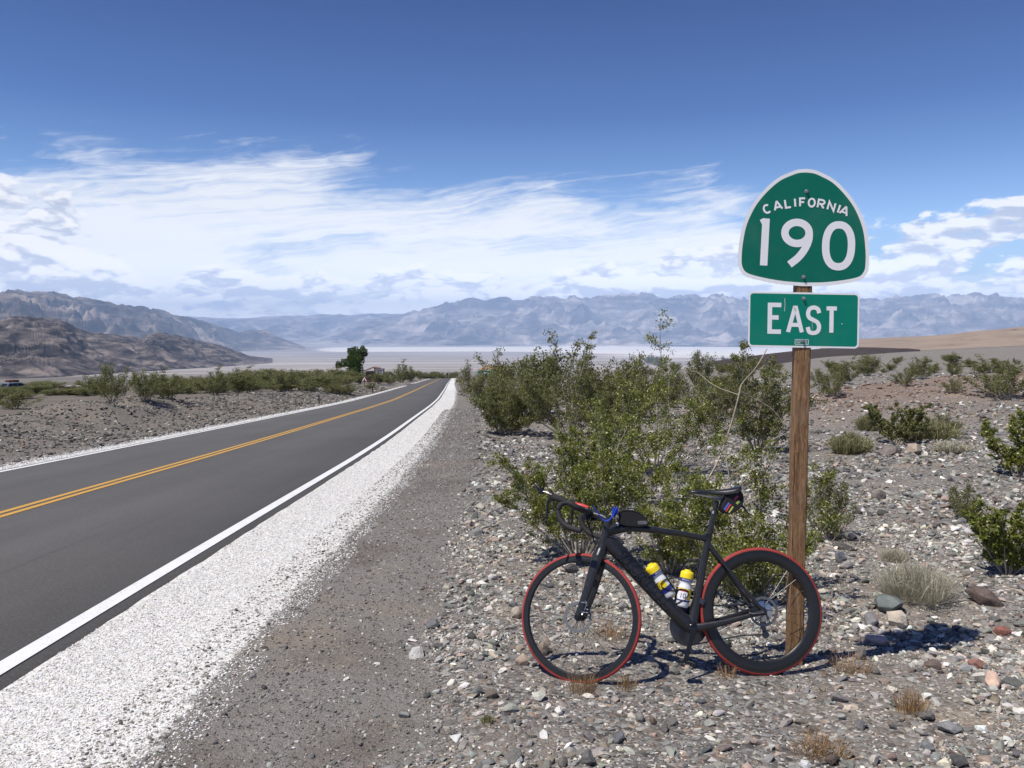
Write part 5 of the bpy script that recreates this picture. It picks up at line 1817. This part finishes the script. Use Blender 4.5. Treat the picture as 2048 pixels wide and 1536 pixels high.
def build_plants():
    # ---- the near bushes, each grown on its own ---------------------
    # (base px, base py, top py, width px, seed, stems, leaves, leaf size, extra, label)
    near = [
        (1160, 1118, 862, 320, 11, 22, 30000, .021, dict(bare=.30, splay=1.1, tall=2), 'low green creosote bush directly behind the front wheel and handlebar'),
        (1342, 1148, 915, 190, 12, 14, 14000, .020, dict(bare=.20), 'thin creosote bush seen through the bicycle frame above the bottles'),
        (1490, 1192, 872, 250, 13, 18, 22000, .021, dict(bare=.16, splay=1.15), 'loose creosote bush behind the saddle and the rear wheel'),
        (1225, 1010, 822, 240, 21, 16, 14000, .026, dict(bare=.28, tall=1), 'leafy creosote bush rising behind the handlebar bush'),
        (1310, 946, 690, 220, 14, 14, 15500, .031, dict(tall=1, bare=.28), 'tall creosote bush with one lone shoot standing above the others'),
        (1140, 874, 712, 240, 15, 20, 18000, .043, dict(tall=2, bare=.20), 'broad creosote bush with a pale bare stem behind the handlebar bush'),
        (1012, 870, 762, 140, 16, 20, 18000, .044, dict(bare=.08, clump=.08), 'dense dark creosote bush at the bend of the gravel path'),
        (1222, 884, 740, 200, 22, 16, 15000, .040, dict(bare=.15), 'creosote bush filling the gap beside the broad one'),
        (1515, 905, 706, 190, 17, 17, 16500, .040, dict(tall=2, bare=.15), 'upright creosote bush touching the post under the EAST plate'),
        (1430, 868, 742, 150, 23, 13, 9000, .038, dict(bare=.15), 'loose creosote bush between the lone shoot and the post'),
        (2015, 1148, 985, 150, 18, 14, 12000, .025, dict(bare=.18), 'bright green creosote bush cut by the picture edge above the brown boulder'),
        (2040, 950, 822, 170, 19, 16, 11000, .040, dict(bare=.15), 'yellowish creosote bush at the picture edge beyond the boulders'),
        (1795, 888, 800, 190, 20, 16, 11000, .042, dict(bare=.10), 'wide green shrub with olive bushes around it beyond the post'),
    ]
    for bx, by, ty, wp, seed, nst, nl, ls, kw, lab in near:
        p = at(bx, by)
        H = (by - ty) / F * p[1]; W = wp / F * p[1]
        o = shrub('creosote_bush', seed, H, W, nst, nl, ls * max(1, p[1] / 12) ** .0, M_LEAF if p[1] < 14 else M_LEAF2, **kw)
        put(o, p, seed * 1.7)
        tag(o, lab, 'bush', 'creosote bushes near the sign')
    # bare pale branch that rises behind the saddle
    root = bpy.data.objects.new('dead_branch', None); link(root)
    b = at(1398, 1120); Y = b[1]
    def br(pts, r0, r1):
        P = smooth_line(np.array([at_y(px, py, Y + dy) for px, py, dy in pts]), 5) - b
        return (P, np.linspace(r0, r1, len(P)))
    mesh_obj('main_stem', *tubes([br([(1390, 1110, 0), (1388, 1030, .05), (1402, 985, .1), (1438, 918, .1), (1462, 850, .05), (1478, 790, 0), (1484, 768, 0), (1512, 735, -.1), (1534, 698, -.1)], .010, .0045)], 7), M_PALE, root, True)
    mesh_obj('side_twig', *tubes([br([(1462, 850, .05), (1440, 862, .1), (1405, 880, .2)], .004, .002), br([(1478, 790, 0), (1430, 772, .1), (1395, 745, .2), (1380, 742, .2)], .004, .002), br([(1480, 782, 0), (1540, 815, .1), (1570, 850, .1)], .004, .002)], 5), M_PALE, root, True)
    put(root, b)
    tag(root, 'long bare pale branch rising behind the bicycle saddle', 'branch')
    root = bpy.data.objects.new('dead_branch', None); link(root)
    b = at(1445, 1150); Y = b[1]
    mesh_obj('main_stem', *tubes([br([(1440, 1140, 0), (1452, 1075, .02), (1470, 1000, .05), (1478, 972, .05), (1500, 955, .05), (1520, 935, .05), (1524, 905, .05), (1545, 880, .05), (1575, 866, .05)], .008, .004)], 7), M_STEM, root, True)
    put(root, b)
    tag(root, 'forked grey branch touching the tail of the saddle and reaching the post', 'branch')
    # ---- generic shrubs, shared meshes --------------------------------
    protos = []
    for k in range(6):
        protos.append((shrub('creosote_bush', 60 + k, 1.0, [.95, 1.3, 1.1, .8, 1.25, 1.0][k], 14 + k % 3, 5000, .040, M_LEAF2, bare=[.12, .2, .05, .2, .1, .15][k], tall=[1, 0, 0, 2, 1, 0][k], clump=.095), [.95, 1.3, 1.1, .8, 1.25, 1.0][k]))
    used = [False] * 6

    def generic(bx, by, ty, wp, lab, group, k=None, Y=None, category='bush'):
        p = at(bx, by) if Y is None else None
        if p is None:
            q = at_y(bx, by, Y); p = np.array([q[0], q[1], gz(q[0], q[1])])
        k = int(rng.integers(6)) if k is None else k
        o, w0 = protos[k]
        if used[k]: o = copy_tree(o)
        used[k] = True
        H = max(.3, (by - ty) / F * p[1]); W = wp / F * p[1]
        put(o, p, rng.uniform(0, 6.28), (W / w0, W / w0 * rng.uniform(.85, 1.1), H))
        tag(o, lab, category, group)
        return o
    G1, G2, G3, G4 = 'shrubs beside the path', 'shrubs on the gravel flat', 'shrub belt across the road', 'shrubs near the campground'
    for bx, by, ty, wp, lab in [
            (945, 795, 733, 80, 'round bush where the path meets the far end of the white gravel'),
            (975, 815, 742, 95, 'bush in front of the small green guide sign'),
            (1003, 808, 716, 80, 'bush hiding the end of the green guide sign'),
            (1055, 835, 716, 130, 'leafy bush behind the dense dark one at the path bend'),
            (1095, 828, 692, 105, 'tall pointed bush rising against the salt flat'),
            (1180, 840, 702, 130, 'bush with drooping tips behind the broad creosote bush'),
            (1240, 845, 720, 120, 'bush between the broad creosote and the one with the lone shoot'),
            (1285, 835, 700, 95, 'narrow bush just beyond the lone shoot'),
            (1340, 815, 735, 75, 'small bush on the flat beyond the lone shoot'),
            (1415, 842, 765, 95, 'yellow-green bush beneath the pale bare branch'),
            (1400, 780, 700, 60, 'thin bush with an arching top before the salt flat'),
            (1450, 790, 745, 55, 'low bush beneath the dark hill'),
            (1480, 815, 720, 60, 'bush beside the top of the pale bare branch'),
            (1030, 842, 800, 50, 'bright low bush nested in the dense dark one')]:
        generic(bx, by, ty, wp, lab, G1)
    for bx, by, ty, wp, lab in [
            (1668, 792, 735, 60, 'bush directly right of the post at mid height'),
            (1690, 768, 720, 50, 'bush before the end of the dark hill'),
            (1735, 752, 708, 55, 'upright bush below the corner of the EAST plate'),
            (1640, 770, 735, 45, 'bush half hidden by the post'),
            (1812, 772, 735, 55, 'reddish-based bush on top of the stony bank'),
            (1845, 758, 710, 55, 'double-topped bush before the tan hills'),
            (1905, 785, 755, 42, 'small bush in the middle of the reddish bank'),
            (1985, 745, 715, 70, 'bush on the skyline before the tan hills'),
            (2005, 795, 722, 120, 'large dark bush at the end of the reddish bank'),
            (1905, 728, 708, 36, 'little bush on the skyline left of the large dark one'),
            (1890, 875, 822, 60, 'bush beyond the cream boulder'),
            (1925, 1040, 968, 60, 'leaning sprig bush before the bright green one'),
            (1655, 1085, 945, 110, 'sprig of creosote peeping out behind the post')]:
        generic(bx, by, ty, wp, lab, G2)
    specks = sorted((rng.uniform(1290, 2080), rng.uniform(722, 752)) for _ in range(64))
    specks = [q for q in specks if not 1560 < q[0] < 1640]
    for i, (px, py) in enumerate(specks):                      # specks of shrub far out on the fan
        h = rng.uniform(6, 15) * (1 + (py - 722) / 60)
        generic(px, py, py - h, h * rng.uniform(1.3, 2.2), ordinal(i) + ' tiny far shrub on the fan before the hills, counted from the pale branch eastward', 'far shrubs on the fan')
    big = [(222, 803, 722, 80, 'tallest bush of the belt across the road, with a knobbly top'), (292, 802, 734, 70, 'second tall bush of the belt across the road'),
           (335, 798, 747, 66, 'bush leaning against the two tall ones across the road'), (30, 818, 783, 90, 'pale green bush at the picture edge across the road'),
           (575, 783, 737, 60, 'bush with a spiky tip in the belt across the road'), (430, 790, 742, 70, 'round bush in the middle of the belt across the road'),
           (480, 786, 744, 62, 'bush next to the round one in the belt across the road')]
    for bx, by, ty, wp, lab in big:
        generic(bx, by, ty, wp, lab, G3)
    belt = []
    for i in range(86):
        px = 330 + 350 * (i / 52) + rng.uniform(-6, 6) if i < 52 else -30 + 245 * ((i - 52) / 34) + rng.uniform(-5, 5)
        py = 799 - (px / 640) * 18 - rng.uniform(0, 20)
        h = rng.uniform(14, 29) if px > 215 else rng.uniform(13, 24)
        if px < 75: h = min(h, 19); py = max(py, 786)
        if 95 < px < 162: h = min(h, 13); py = max(py, 790)
        belt.append((px, py, h))
    belt.sort(key=lambda q: -q[0])
    for i, (px, py, h) in enumerate(belt):
        generic(px, py, py - h, h * rng.uniform(2.4, 3.8), ordinal(i) + ' dark bush of the belt across the road, counted from the camping sign outward', G3)
    for bx, by, ty, wp, lab in [
            (803, 765, 727, 42, 'shrub with a bare twig on top beside the road crest'), (822, 762, 738, 30, 'shrub next to the bare-twigged one at the crest'),
            (840, 759, 742, 20, 'last shrub before the road crest'), (780, 768, 748, 34, 'shrub beside the information board'),
            (758, 768, 746, 36, 'yellowish shrub before the information board'), (690, 770, 748, 50, 'shrub under the spreading tree'),
            (652, 775, 750, 44, 'shrub at the end of the belt near the tree'), (720, 768, 750, 36, 'shrub behind the camping sign'),
            (666, 786, 768, 40, 'low straw-coloured shrub beside the marker post'), (692, 788, 768, 50, 'grey-green mound of a shrub near the camping sign'),
            (742, 778, 764, 26, 'small straw-coloured shrub beside the camping sign post')]:
        generic(bx, by, ty, wp, lab, G4)
    low = sorted((rng.uniform(640, 935), rng.uniform(752, 764)) for _ in range(34))
    kk = 0
    for px, py in low:
        if 820 < px < 916: py = 754
        h = rng.uniform(7, 14)
        p = at(px, py)
        if abs(float(road_u(p[0], p[1]))) < 4.6: continue
        generic(px, py, py - h, h * rng.uniform(1.4, 2.2), ordinal(kk) + ' low shrub of the campground thicket, counted from the spreading tree towards the road', G4)
        kk += 1
    for i, (px, top, w) in enumerate(((850, 748, 18), (862, 744, 26), (878, 742, 22), (893, 745, 24), (908, 746, 20))):
        generic(px, 757, top, w, ordinal(i) + ' dusty shrub beyond the crest of the road, counted from the tree side', 'shrubs beyond the crest', Y=285)
    # ---- dry things ---------------------------------------------------
    for bx, by, ty, wp, seed, n, mt, lab in [
            (1832, 1192, 1112, 190, 1, 1500, M_DRY, 'grey straw-like dry grass clump above the greenish slab'),
            (1790, 1118, 1092, 80, 2, 500, M_DRY, 'small dry twiggy clump behind the straw-like one'),
            (1700, 905, 858, 100, 3, 1500, M_LEAF3, 'olive cushion shrub near the foot of the post'),
            (1860, 880, 832, 130, 4, 1500, M_LEAF3, 'pale olive cushion shrub among the boulders'),
            (1905, 905, 880, 90, 5, 900, M_DRY, 'low pale dry tuft beyond the cream boulder'),
            (1738, 860, 822, 70, 6, 900, M_LEAF3, 'olive tuft behind the wide green shrub'),
            (1700, 1345, 1305, 70, 7, 380, M_RUST, 'rusty dried weed at the foot of the post shadow'),
            (1822, 1425, 1368, 55, 8, 420, M_RUST, 'rust-brown dried weed with fine stalks below the sign shadow'),
            (1640, 1510, 1470, 100, 9, 600, M_RUST, 'spreading rusty dried weed near the bottom edge'),
            (1165, 1385, 1330, 50, 10, 260, M_RUST, 'thin dried weed in front of the front tyre'),
            (1252, 1375, 1345, 40, 11, 220, M_RUST, 'small dried weed between the front tyre and its shadow'),
            (1225, 1275, 1240, 70, 12, 420, M_RUST, 'rusty weed tuft seen through the front wheel'),
            (1455, 1355, 1325, 36, 13, 160, M_RUST, 'dried sprig touching the rear tyre'),
            (975, 1445, 1425, 36, 14, 200, M_LEAF3, 'small green weed on the stones beside the path')]:
        p = at(bx, by)
        H = (by - ty) / F * p[1]; W = wp / F * p[1]
        rust = mt is M_RUST
        o = grass_clump('dry_plant', 500 + seed, H * (1.05 if rust else 1), W * (1.7 if rust else 1), int(n * (.40 if rust else 1)), mt, .0013 if rust else (.0020 if p[1] < 8 else .0075), .5 if rust else .9)
        put(o, p, seed * 2.1)
        tag(o, lab, 'dry plant', 'dry plants on the gravel')
    # ---- the one tree --------------------------------------------------
    p = at_y(708, 760, 205.0); p[2] = gz(p[0], p[1])
    top = at_y(708, 694, 205.0)[2]
    H = top - p[2]
    r = np.random.default_rng(5)
    lines = [(curve3((0, 0, -.2), (.02, 0, 1), H * .62, (0, 0, .1), r, 8, .04), np.linspace(.34, .16, 8))]
    tp = lines[0][0]
    blobs = []
    k = 1 / F * 205
    for bx_, bz, rr in ((0, .66, 1.7), (-1.2, .55, 1.5), (1.1, .60, 1.5), (.4, .80, 1.6), (-.5, .88, 1.2), (2.3, .90, 1.1), (2.7, .80, .8), (-2.5, .52, 1.1), (-3.6, .48, .95), (0.2, .42, 1.7), (1.0, .35, 1.4), (-.6, .30, 1.2), (.9, .22, 1.2), (1.9, .70, 1.0)):
        c = np.array([bx_, r.uniform(-1.1, 1.1), bz * H]); blobs.append((c, rr))
        st_ = tp[min(7, int(2 + 5 * bz))]
        mid = (st_ + c) / 2 + np.array([0, 0, -.2])
        lines.append((np.array([st_, mid, c]), np.array([.11, .07, .03])))
    cs, ti = [], []
    for c, rr in blobs:
        n = int(900 * rr ** 2)
        q = r.normal(size=(n, 3)); q /= np.linalg.norm(q, axis=1)[:, None]
        q *= (r.uniform(.25, 1, (n, 1)) ** .45) * rr
        q[:, :] *= 1 + .22 * np.sin(q * 5.1 + c[0])
        cs.append(c + q); ti.append(r.uniform(0, .5) + r.uniform(0, .42, n))
    cs = np.concatenate(cs); ti = np.clip(np.concatenate(ti), 0, .92)
    root = bpy.data.objects.new('tree', None); link(root)
    mesh_obj('trunk', *tubes(lines, 7), M_TRUNK, root, True)
    V, Q = leaves(cs, r.uniform(.16, .34, len(cs)), r, 0, .7)
    mesh_obj('crown', V, Q, M_TREE, root, False, {'tint': ('FACE', ti)})
    put(root, p)
    tag(root, 'lone dark green leafy tree standing left of the road crest', 'tree')


build_plants()

# ------------------------------------------------------------------ far things by the campground
M_BROWN = mat('brown_stained_timber', (.10, .055, .034), .75, 0, .3, var=.25, vscale=8)
M_SIGNB = mat('brown_sign_face', (.13, .035, .022), .6)
M_BLACKISH = mat('dark_metal', (.03, .03, .032), .5, .4)
M_ROOF = mat('rust_metal_roof', (.22, .11, .07), .6, .1, var=.15, vscale=3)
M_TANROOF = mat('tan_roof', (.36, .23, .15), .7, var=.12, vscale=3)
M_WALLB = mat('dark_brown_wall', (.16, .11, .08), .85, var=.2, vscale=4)  # one dark brown for the walls of both buildings
M_PANEL = mat('grey_display_panel', (.42, .43, .45), .4, var=.15, vscale=4)
M_CONC = mat('pale_concrete', (.50, .48, .45), .85, var=.15, vscale=5)
M_CARP = mat('silver_blue_car_paint', (.22, .25, .30), .3, .5, .5, coat=.6)
M_GLASS = mat('dark_car_glass', (.015, .017, .02), .06, 0, .6)
M_TAIL = mat('red_tail_lamp', (.45, .02, .02), .2)
M_REDKIT = mat('red_roof_luggage', (.12, .02, .02), .6, var=.2, vscale=5)


def spot(px, py, Y):
    q = at_y(px, py, Y)
    return np.array([q[0], q[1], gz(q[0], q[1])])


def build_far():
    # ---- camping sign
    Y = 120.0
    k = Y / F
    p = spot(729, 776, Y)
    z0 = at_y(729, 764, Y)[2] - p[2]; h = 9.5 * k
    o = empty('camping_sign', p)
    tag(o, 'small square brown sign with a white tent symbol beside the road', 'sign')
    MB().box((0, .03, (z0 + h) / 2), (.09, .06, z0 + h)).build('post', M_BROWN, o)
    pn = MB().box((0, -.02, z0 + h / 2), (12 * k, .02, h)).build('panel', M_SIGNB, o)
    tv, tf = stroke2d([(-.30, -.24), (0, .26), (.30, -.24)], .13)
    MB().add([(a, -.034, z0 + h / 2 + b) for a, b in tv], tf).add([(a, -.0345, z0 + h / 2 + b) for a, b in [(-.05, .28), (.05, .16), (.13, .28), (.0, .22)]], [(0, 1, 2, 3)]).build('tent_symbol', M_PRINT, pn)
    # ---- marker posts along the verge
    for px, py, ty, Y, lab in ((638, 797, 771, 52, 'thin steel marker post standing in the stony bank'), (745, 787, 768, 82, 'thin steel marker post beside the side road')):
        p = spot(px, py, Y); H = (py - ty) / F * Y
        o = empty('marker_post', p); tag(o, lab, 'post', 'marker posts on the verge')
        MB().box((0, 0, H / 2 - .1), (.075, .03, H + .2)).box((0, .03, H / 2 - .1), (.02, .05, H + .2)).build('post', M_BLACKISH, o)
        MB().box((0, -.018, H - .12), (.07, .006, .14)).build('reflector', M_PANEL, o)
    # ---- information board
    Y = 170.0; k = Y / F
    p = spot(759, 768, Y)
    zt = at_y(759, 737, Y)[2] - p[2]
    o = empty('information_board', p)
    tag(o, 'grey roadside information board in a dark timber frame beside the tree', 'notice board')
    w = 18 * k
    for s in (-1, 1):
        MB().box((s * w / 2, 0, zt / 2), (.22, .22, zt)).build('post', M_BROWN, o)
    pn = MB().box((0, 0, zt - 6.2 * k), (w - .3, .10, 9.5 * k)).build('panel', M_PANEL, o)
    MB().box((0, -.02, zt - .5 * k), (w + .35, .25, 1.0 * k)).build('top_rail', M_BROWN, o)
    for j in range(3):
        MB().box((0, -.06, zt - (4.4 + 2.4 * j) * k), (w * .62, .02, .07)).build('text_line', M_BLACKISH, pn)
    # ---- restroom hut
    Y = 185.0; k = Y / F
    p = spot(742, 768, Y)
    zt = at_y(742, 735, Y)[2] - p[2]; ze = at_y(742, 743, Y)[2] - p[2]
    o = empty('campground_hut', p)
    tag(o, 'small brown hut with a sloping rust-coloured roof behind the information board', 'building')
    a = 12 * k
    MB().box((0, 1.2, ze / 2), (2 * a - .4, 2.4, ze)).build('wall', M_WALLB, o)
    MB().prism([(-a - .5, ze - .1), (a * .35, zt - .12), (a + .4, zt - .35), (a + .4, zt - .15), (a * .35, zt + .12), (-a - .5, ze + .12)], -.6, 3.0).build('roof', M_ROOF, o)
    d = MB().box((-.4, -.03, 1.0), (.9, .05, 2.0)).build('door', M_BROWN, o)
    MB().box((-.1, -.08, 1.0), (.08, .06, .08)).build('handle', M_PANEL, d)
    # ---- tan roofed building beyond the path bushes
    Y = 235.0; k = Y / F
    p = spot(985, 765, Y)
    zt = at_y(985, 731, Y)[2] - p[2]; ze = at_y(985, 740, Y)[2] - p[2]
    o = empty('ranger_building', p)
    tag(o, 'low building showing only its tan roof above the path-side bushes', 'building')
    MB().box((0, 2.5, ze / 2), (52 * k, 5, ze)).build('wall', M_WALLB, o)
    hw = 29 * k
    MB().add([(-hw, -.6, ze), (hw, -.6, ze), (hw, 5.6, ze), (-hw, 5.6, ze), (-hw * .45, 2.5, zt), (hw * .55, 2.5, zt)], [(0, 1, 5, 4), (1, 2, 5), (2, 3, 4, 5), (3, 0, 4), (3, 2, 1, 0)]).build('roof', M_TANROOF, o)
    for s in (-.5, 0, .5):
        wd = MB().box((s * 40 * k, -.03, ze * .6), (1.2, .06, 1.0)).build('window', M_GLASS, o)
        MB().box((s * 40 * k, -.05, ze * .6 - .55), (1.4, .12, .08)).build('sill', M_CONC, wd)
    # ---- green guide sign in the bushes
    Y = 78.0; k = Y / F
    p = spot(978, 772, Y)
    zt = at_y(978, 740.5, Y)[2] - p[2]; zb = at_y(978, 750.5, Y)[2] - p[2]
    o = empty('guide_sign', p)
    tag(o, 'wide green guide sign half buried in the path-side bushes', 'sign')
    w = 48 * k
    for s in (-.35, .35):
        MB().box((s * w, .06, zt / 2), (.10, .09, zt)).build('post', M_WOOD, o)
    pn = MB().box((0, 0, (zt + zb) / 2), (w, .012, zt - zb)).build('panel', M_SGREEN2, o)
    v, f = text_mesh('Stovepipe Wells', .34)
    sc = w * .88 / (v[:, 0].max() - v[:, 0].min())
    MB().add([(x * sc, -.009, (zt + zb) / 2 + y * min(sc, 1.0)) for x, y, _ in v], f).build('place_lettering', M_SWHITE, pn)
    bd = stroke2d([(-w / 2 + .03, zb + .03), (w / 2 - .03, zb + .03), (w / 2 - .03, zt - .03), (-w / 2 + .03, zt - .03)], .022, True)
    MB().add([(a, -.0085, b) for a, b in bd[0]], bd[1]).build('border', M_SWHITE, pn)
    # ---- marker at the crest
    Y = 243.0; k = Y / F
    p = spot(894.5, 758, Y)
    o = empty('crest_marker', p); tag(o, 'slim dark roadside marker standing at the crest of the road', 'marker')
    MB().box((0, 0, .8), (.10, .06, 1.7)).build('post', M_BLACKISH, o)
    MB().box((0, -.05, 1.35), (.55, .02, .6)).build('plate', M_BLACKISH, o)
    # ---- timber bin store and picnic table
    Y = 112.0; k = Y / F
    p = spot(129, 790, Y)
    zt = at_y(129, 773, Y)[2] - p[2]
    o = empty('bin_enclosure', p); tag(o, 'brown slatted bin enclosure among the shrubs near the parked car', 'enclosure')
    w = 23 * k
    for j in range(9):
        MB().box((-w / 2 + w * (j + .5) / 9, 0, zt / 2), (w / 9 * .72, .06, zt)).build('slat', M_BROWN, o)
    for z in (.25, zt - .2):
        MB().box((0, .05, z), (w, .05, .1)).build('rail', M_BROWN, o)
    for s in (-1, 1):
        MB().box((s * w / 2, .7, zt / 2), (.06, 1.4, zt)).build('side_panel', M_BROWN, o)
    p = spot(148, 787, 116.0)
    o = empty('picnic_table', p); tag(o, 'pale picnic table beside the bin enclosure', 'table')
    zz = at_y(148, 772, 116.0)[2] - p[2]
    MB().box((0, 0, zz), (1.9, .8, .08)).build('table_top', M_CONC, o)
    for s in (-1, 1):
        MB().box((s * .6, 0, zz / 2), (.15, .6, zz)).build('leg', M_CONC, o)
        MB().box((0, s * .75, zz * .6), (1.9, .28, .06)).build('bench', M_CONC, o)
    # ---- parked car
    Y = 118.0
    p = spot(36, 783, Y)
    need = at_y(36, 782, Y)[2]
    o = empty('parked_car', p); o.rotation_euler = (0, 0, R(62))
    tag(o, 'silver-blue estate car with luggage on its roof parked in the campground', 'car')
    # profile along x (front = +x), z up
    low = [(-2.2, .35), (-2.28, .75), (-2.2, 1.02), (-1.95, 1.08), (.75, 1.05), (1.9, .92), (2.2, .78), (2.25, .5), (2.15, .33)]
    body = MB().prism(low, -.9, .9).build('body', M_CARP, o, bevel=.09)
    cab = [(-2.02, 1.06), (-1.72, 1.62), (-.9, 1.68), (.15, 1.62), (.95, 1.06)]
    v = [(x, s * (.86 if z < 1.2 else .68), z) for s in (-1, 1) for x, z in cab]
    MB().add(v, [(0, 1, 2, 3, 4), (9, 8, 7, 6, 5), (0, 5, 6, 1), (1, 6, 7, 2), (2, 7, 8, 3), (3, 8, 9, 4), (4, 9, 5, 0)]).build('cabin', M_CARP, o, bevel=.05)
    for s in (-1, 1):
        g = [(-1.78, 1.16), (-1.58, 1.52), (-.55, 1.56), (-.55, 1.14)]
        MB().add([(x, s * (.875 - .19 * (z - 1.1) / .55), z) for x, z in g], [(0, 1, 2, 3)]).build('window', M_GLASS, o)
        g = [(-.45, 1.14), (-.45, 1.56), (.12, 1.53), (.72, 1.14)]
        MB().add([(x, s * (.875 - .19 * (z - 1.1) / .55), z) for x, z in g], [(0, 1, 2, 3)]).build('window', M_GLASS, o)
    MB().add([(-2.03, -.72, 1.12), (-2.03, .72, 1.12), (-1.79, .60, 1.56), (-1.79, -.60, 1.56)], [(0, 1, 2, 3)]).build('rear_window', M_GLASS, o)
    MB().add([(.96, -.74, 1.12), (.96, .74, 1.12), (.26, .62, 1.58), (.26, -.62, 1.58)], [(0, 1, 2, 3)]).build('windscreen', M_GLASS, o)
    for s in (-1, 1):
        MB().box((-2.26, s * .72, .86), (.06, .26, .22)).build('tail_lamp', M_TAIL, o)
        MB().box((2.2, s * .66, .74), (.08, .34, .15)).build('headlamp', M_PANEL, o)
        for x in (-1.35, 1.35):
            wl = MB().lathe([(0, -.11), (.22, -.11), (.33, -.10), (.335, 0), (.33, .10), (.22, .11), (0, .11)], 20, 'y', (x, s * .82, .335)).build('wheel', M_RUB, o, smooth=True)
            MB().lathe([(0, s * .113), (.2, s * .115), (.21, s * .11)], 16, 'y', (x, s * .82, .335)).build('rim', M_STEEL, wl)
    MB().box((-2.29, 0, .72), (.03, .5, .12)).build('number_plate', M_PRINT, o)
    MB().box((-2.28, 0, .47), (.1, 1.7, .16)).build('bumper', M_BLACKISH, o)
    for x in (-1.3, -.2):
        MB().box((x, 0, 1.74), (.06, 1.25, .06)).build('roof_bar', M_BLACKISH, o)
    kit = MB().box((-.75, .05, 1.9), (1.5, .95, .26)).build('roof_luggage', M_REDKIT, None, bevel=.08)
    kit.location = o.location; kit.rotation_euler = o.rotation_euler
    tag(kit, 'red and dark luggage strapped to the roof of the parked car', 'luggage')


build_far()
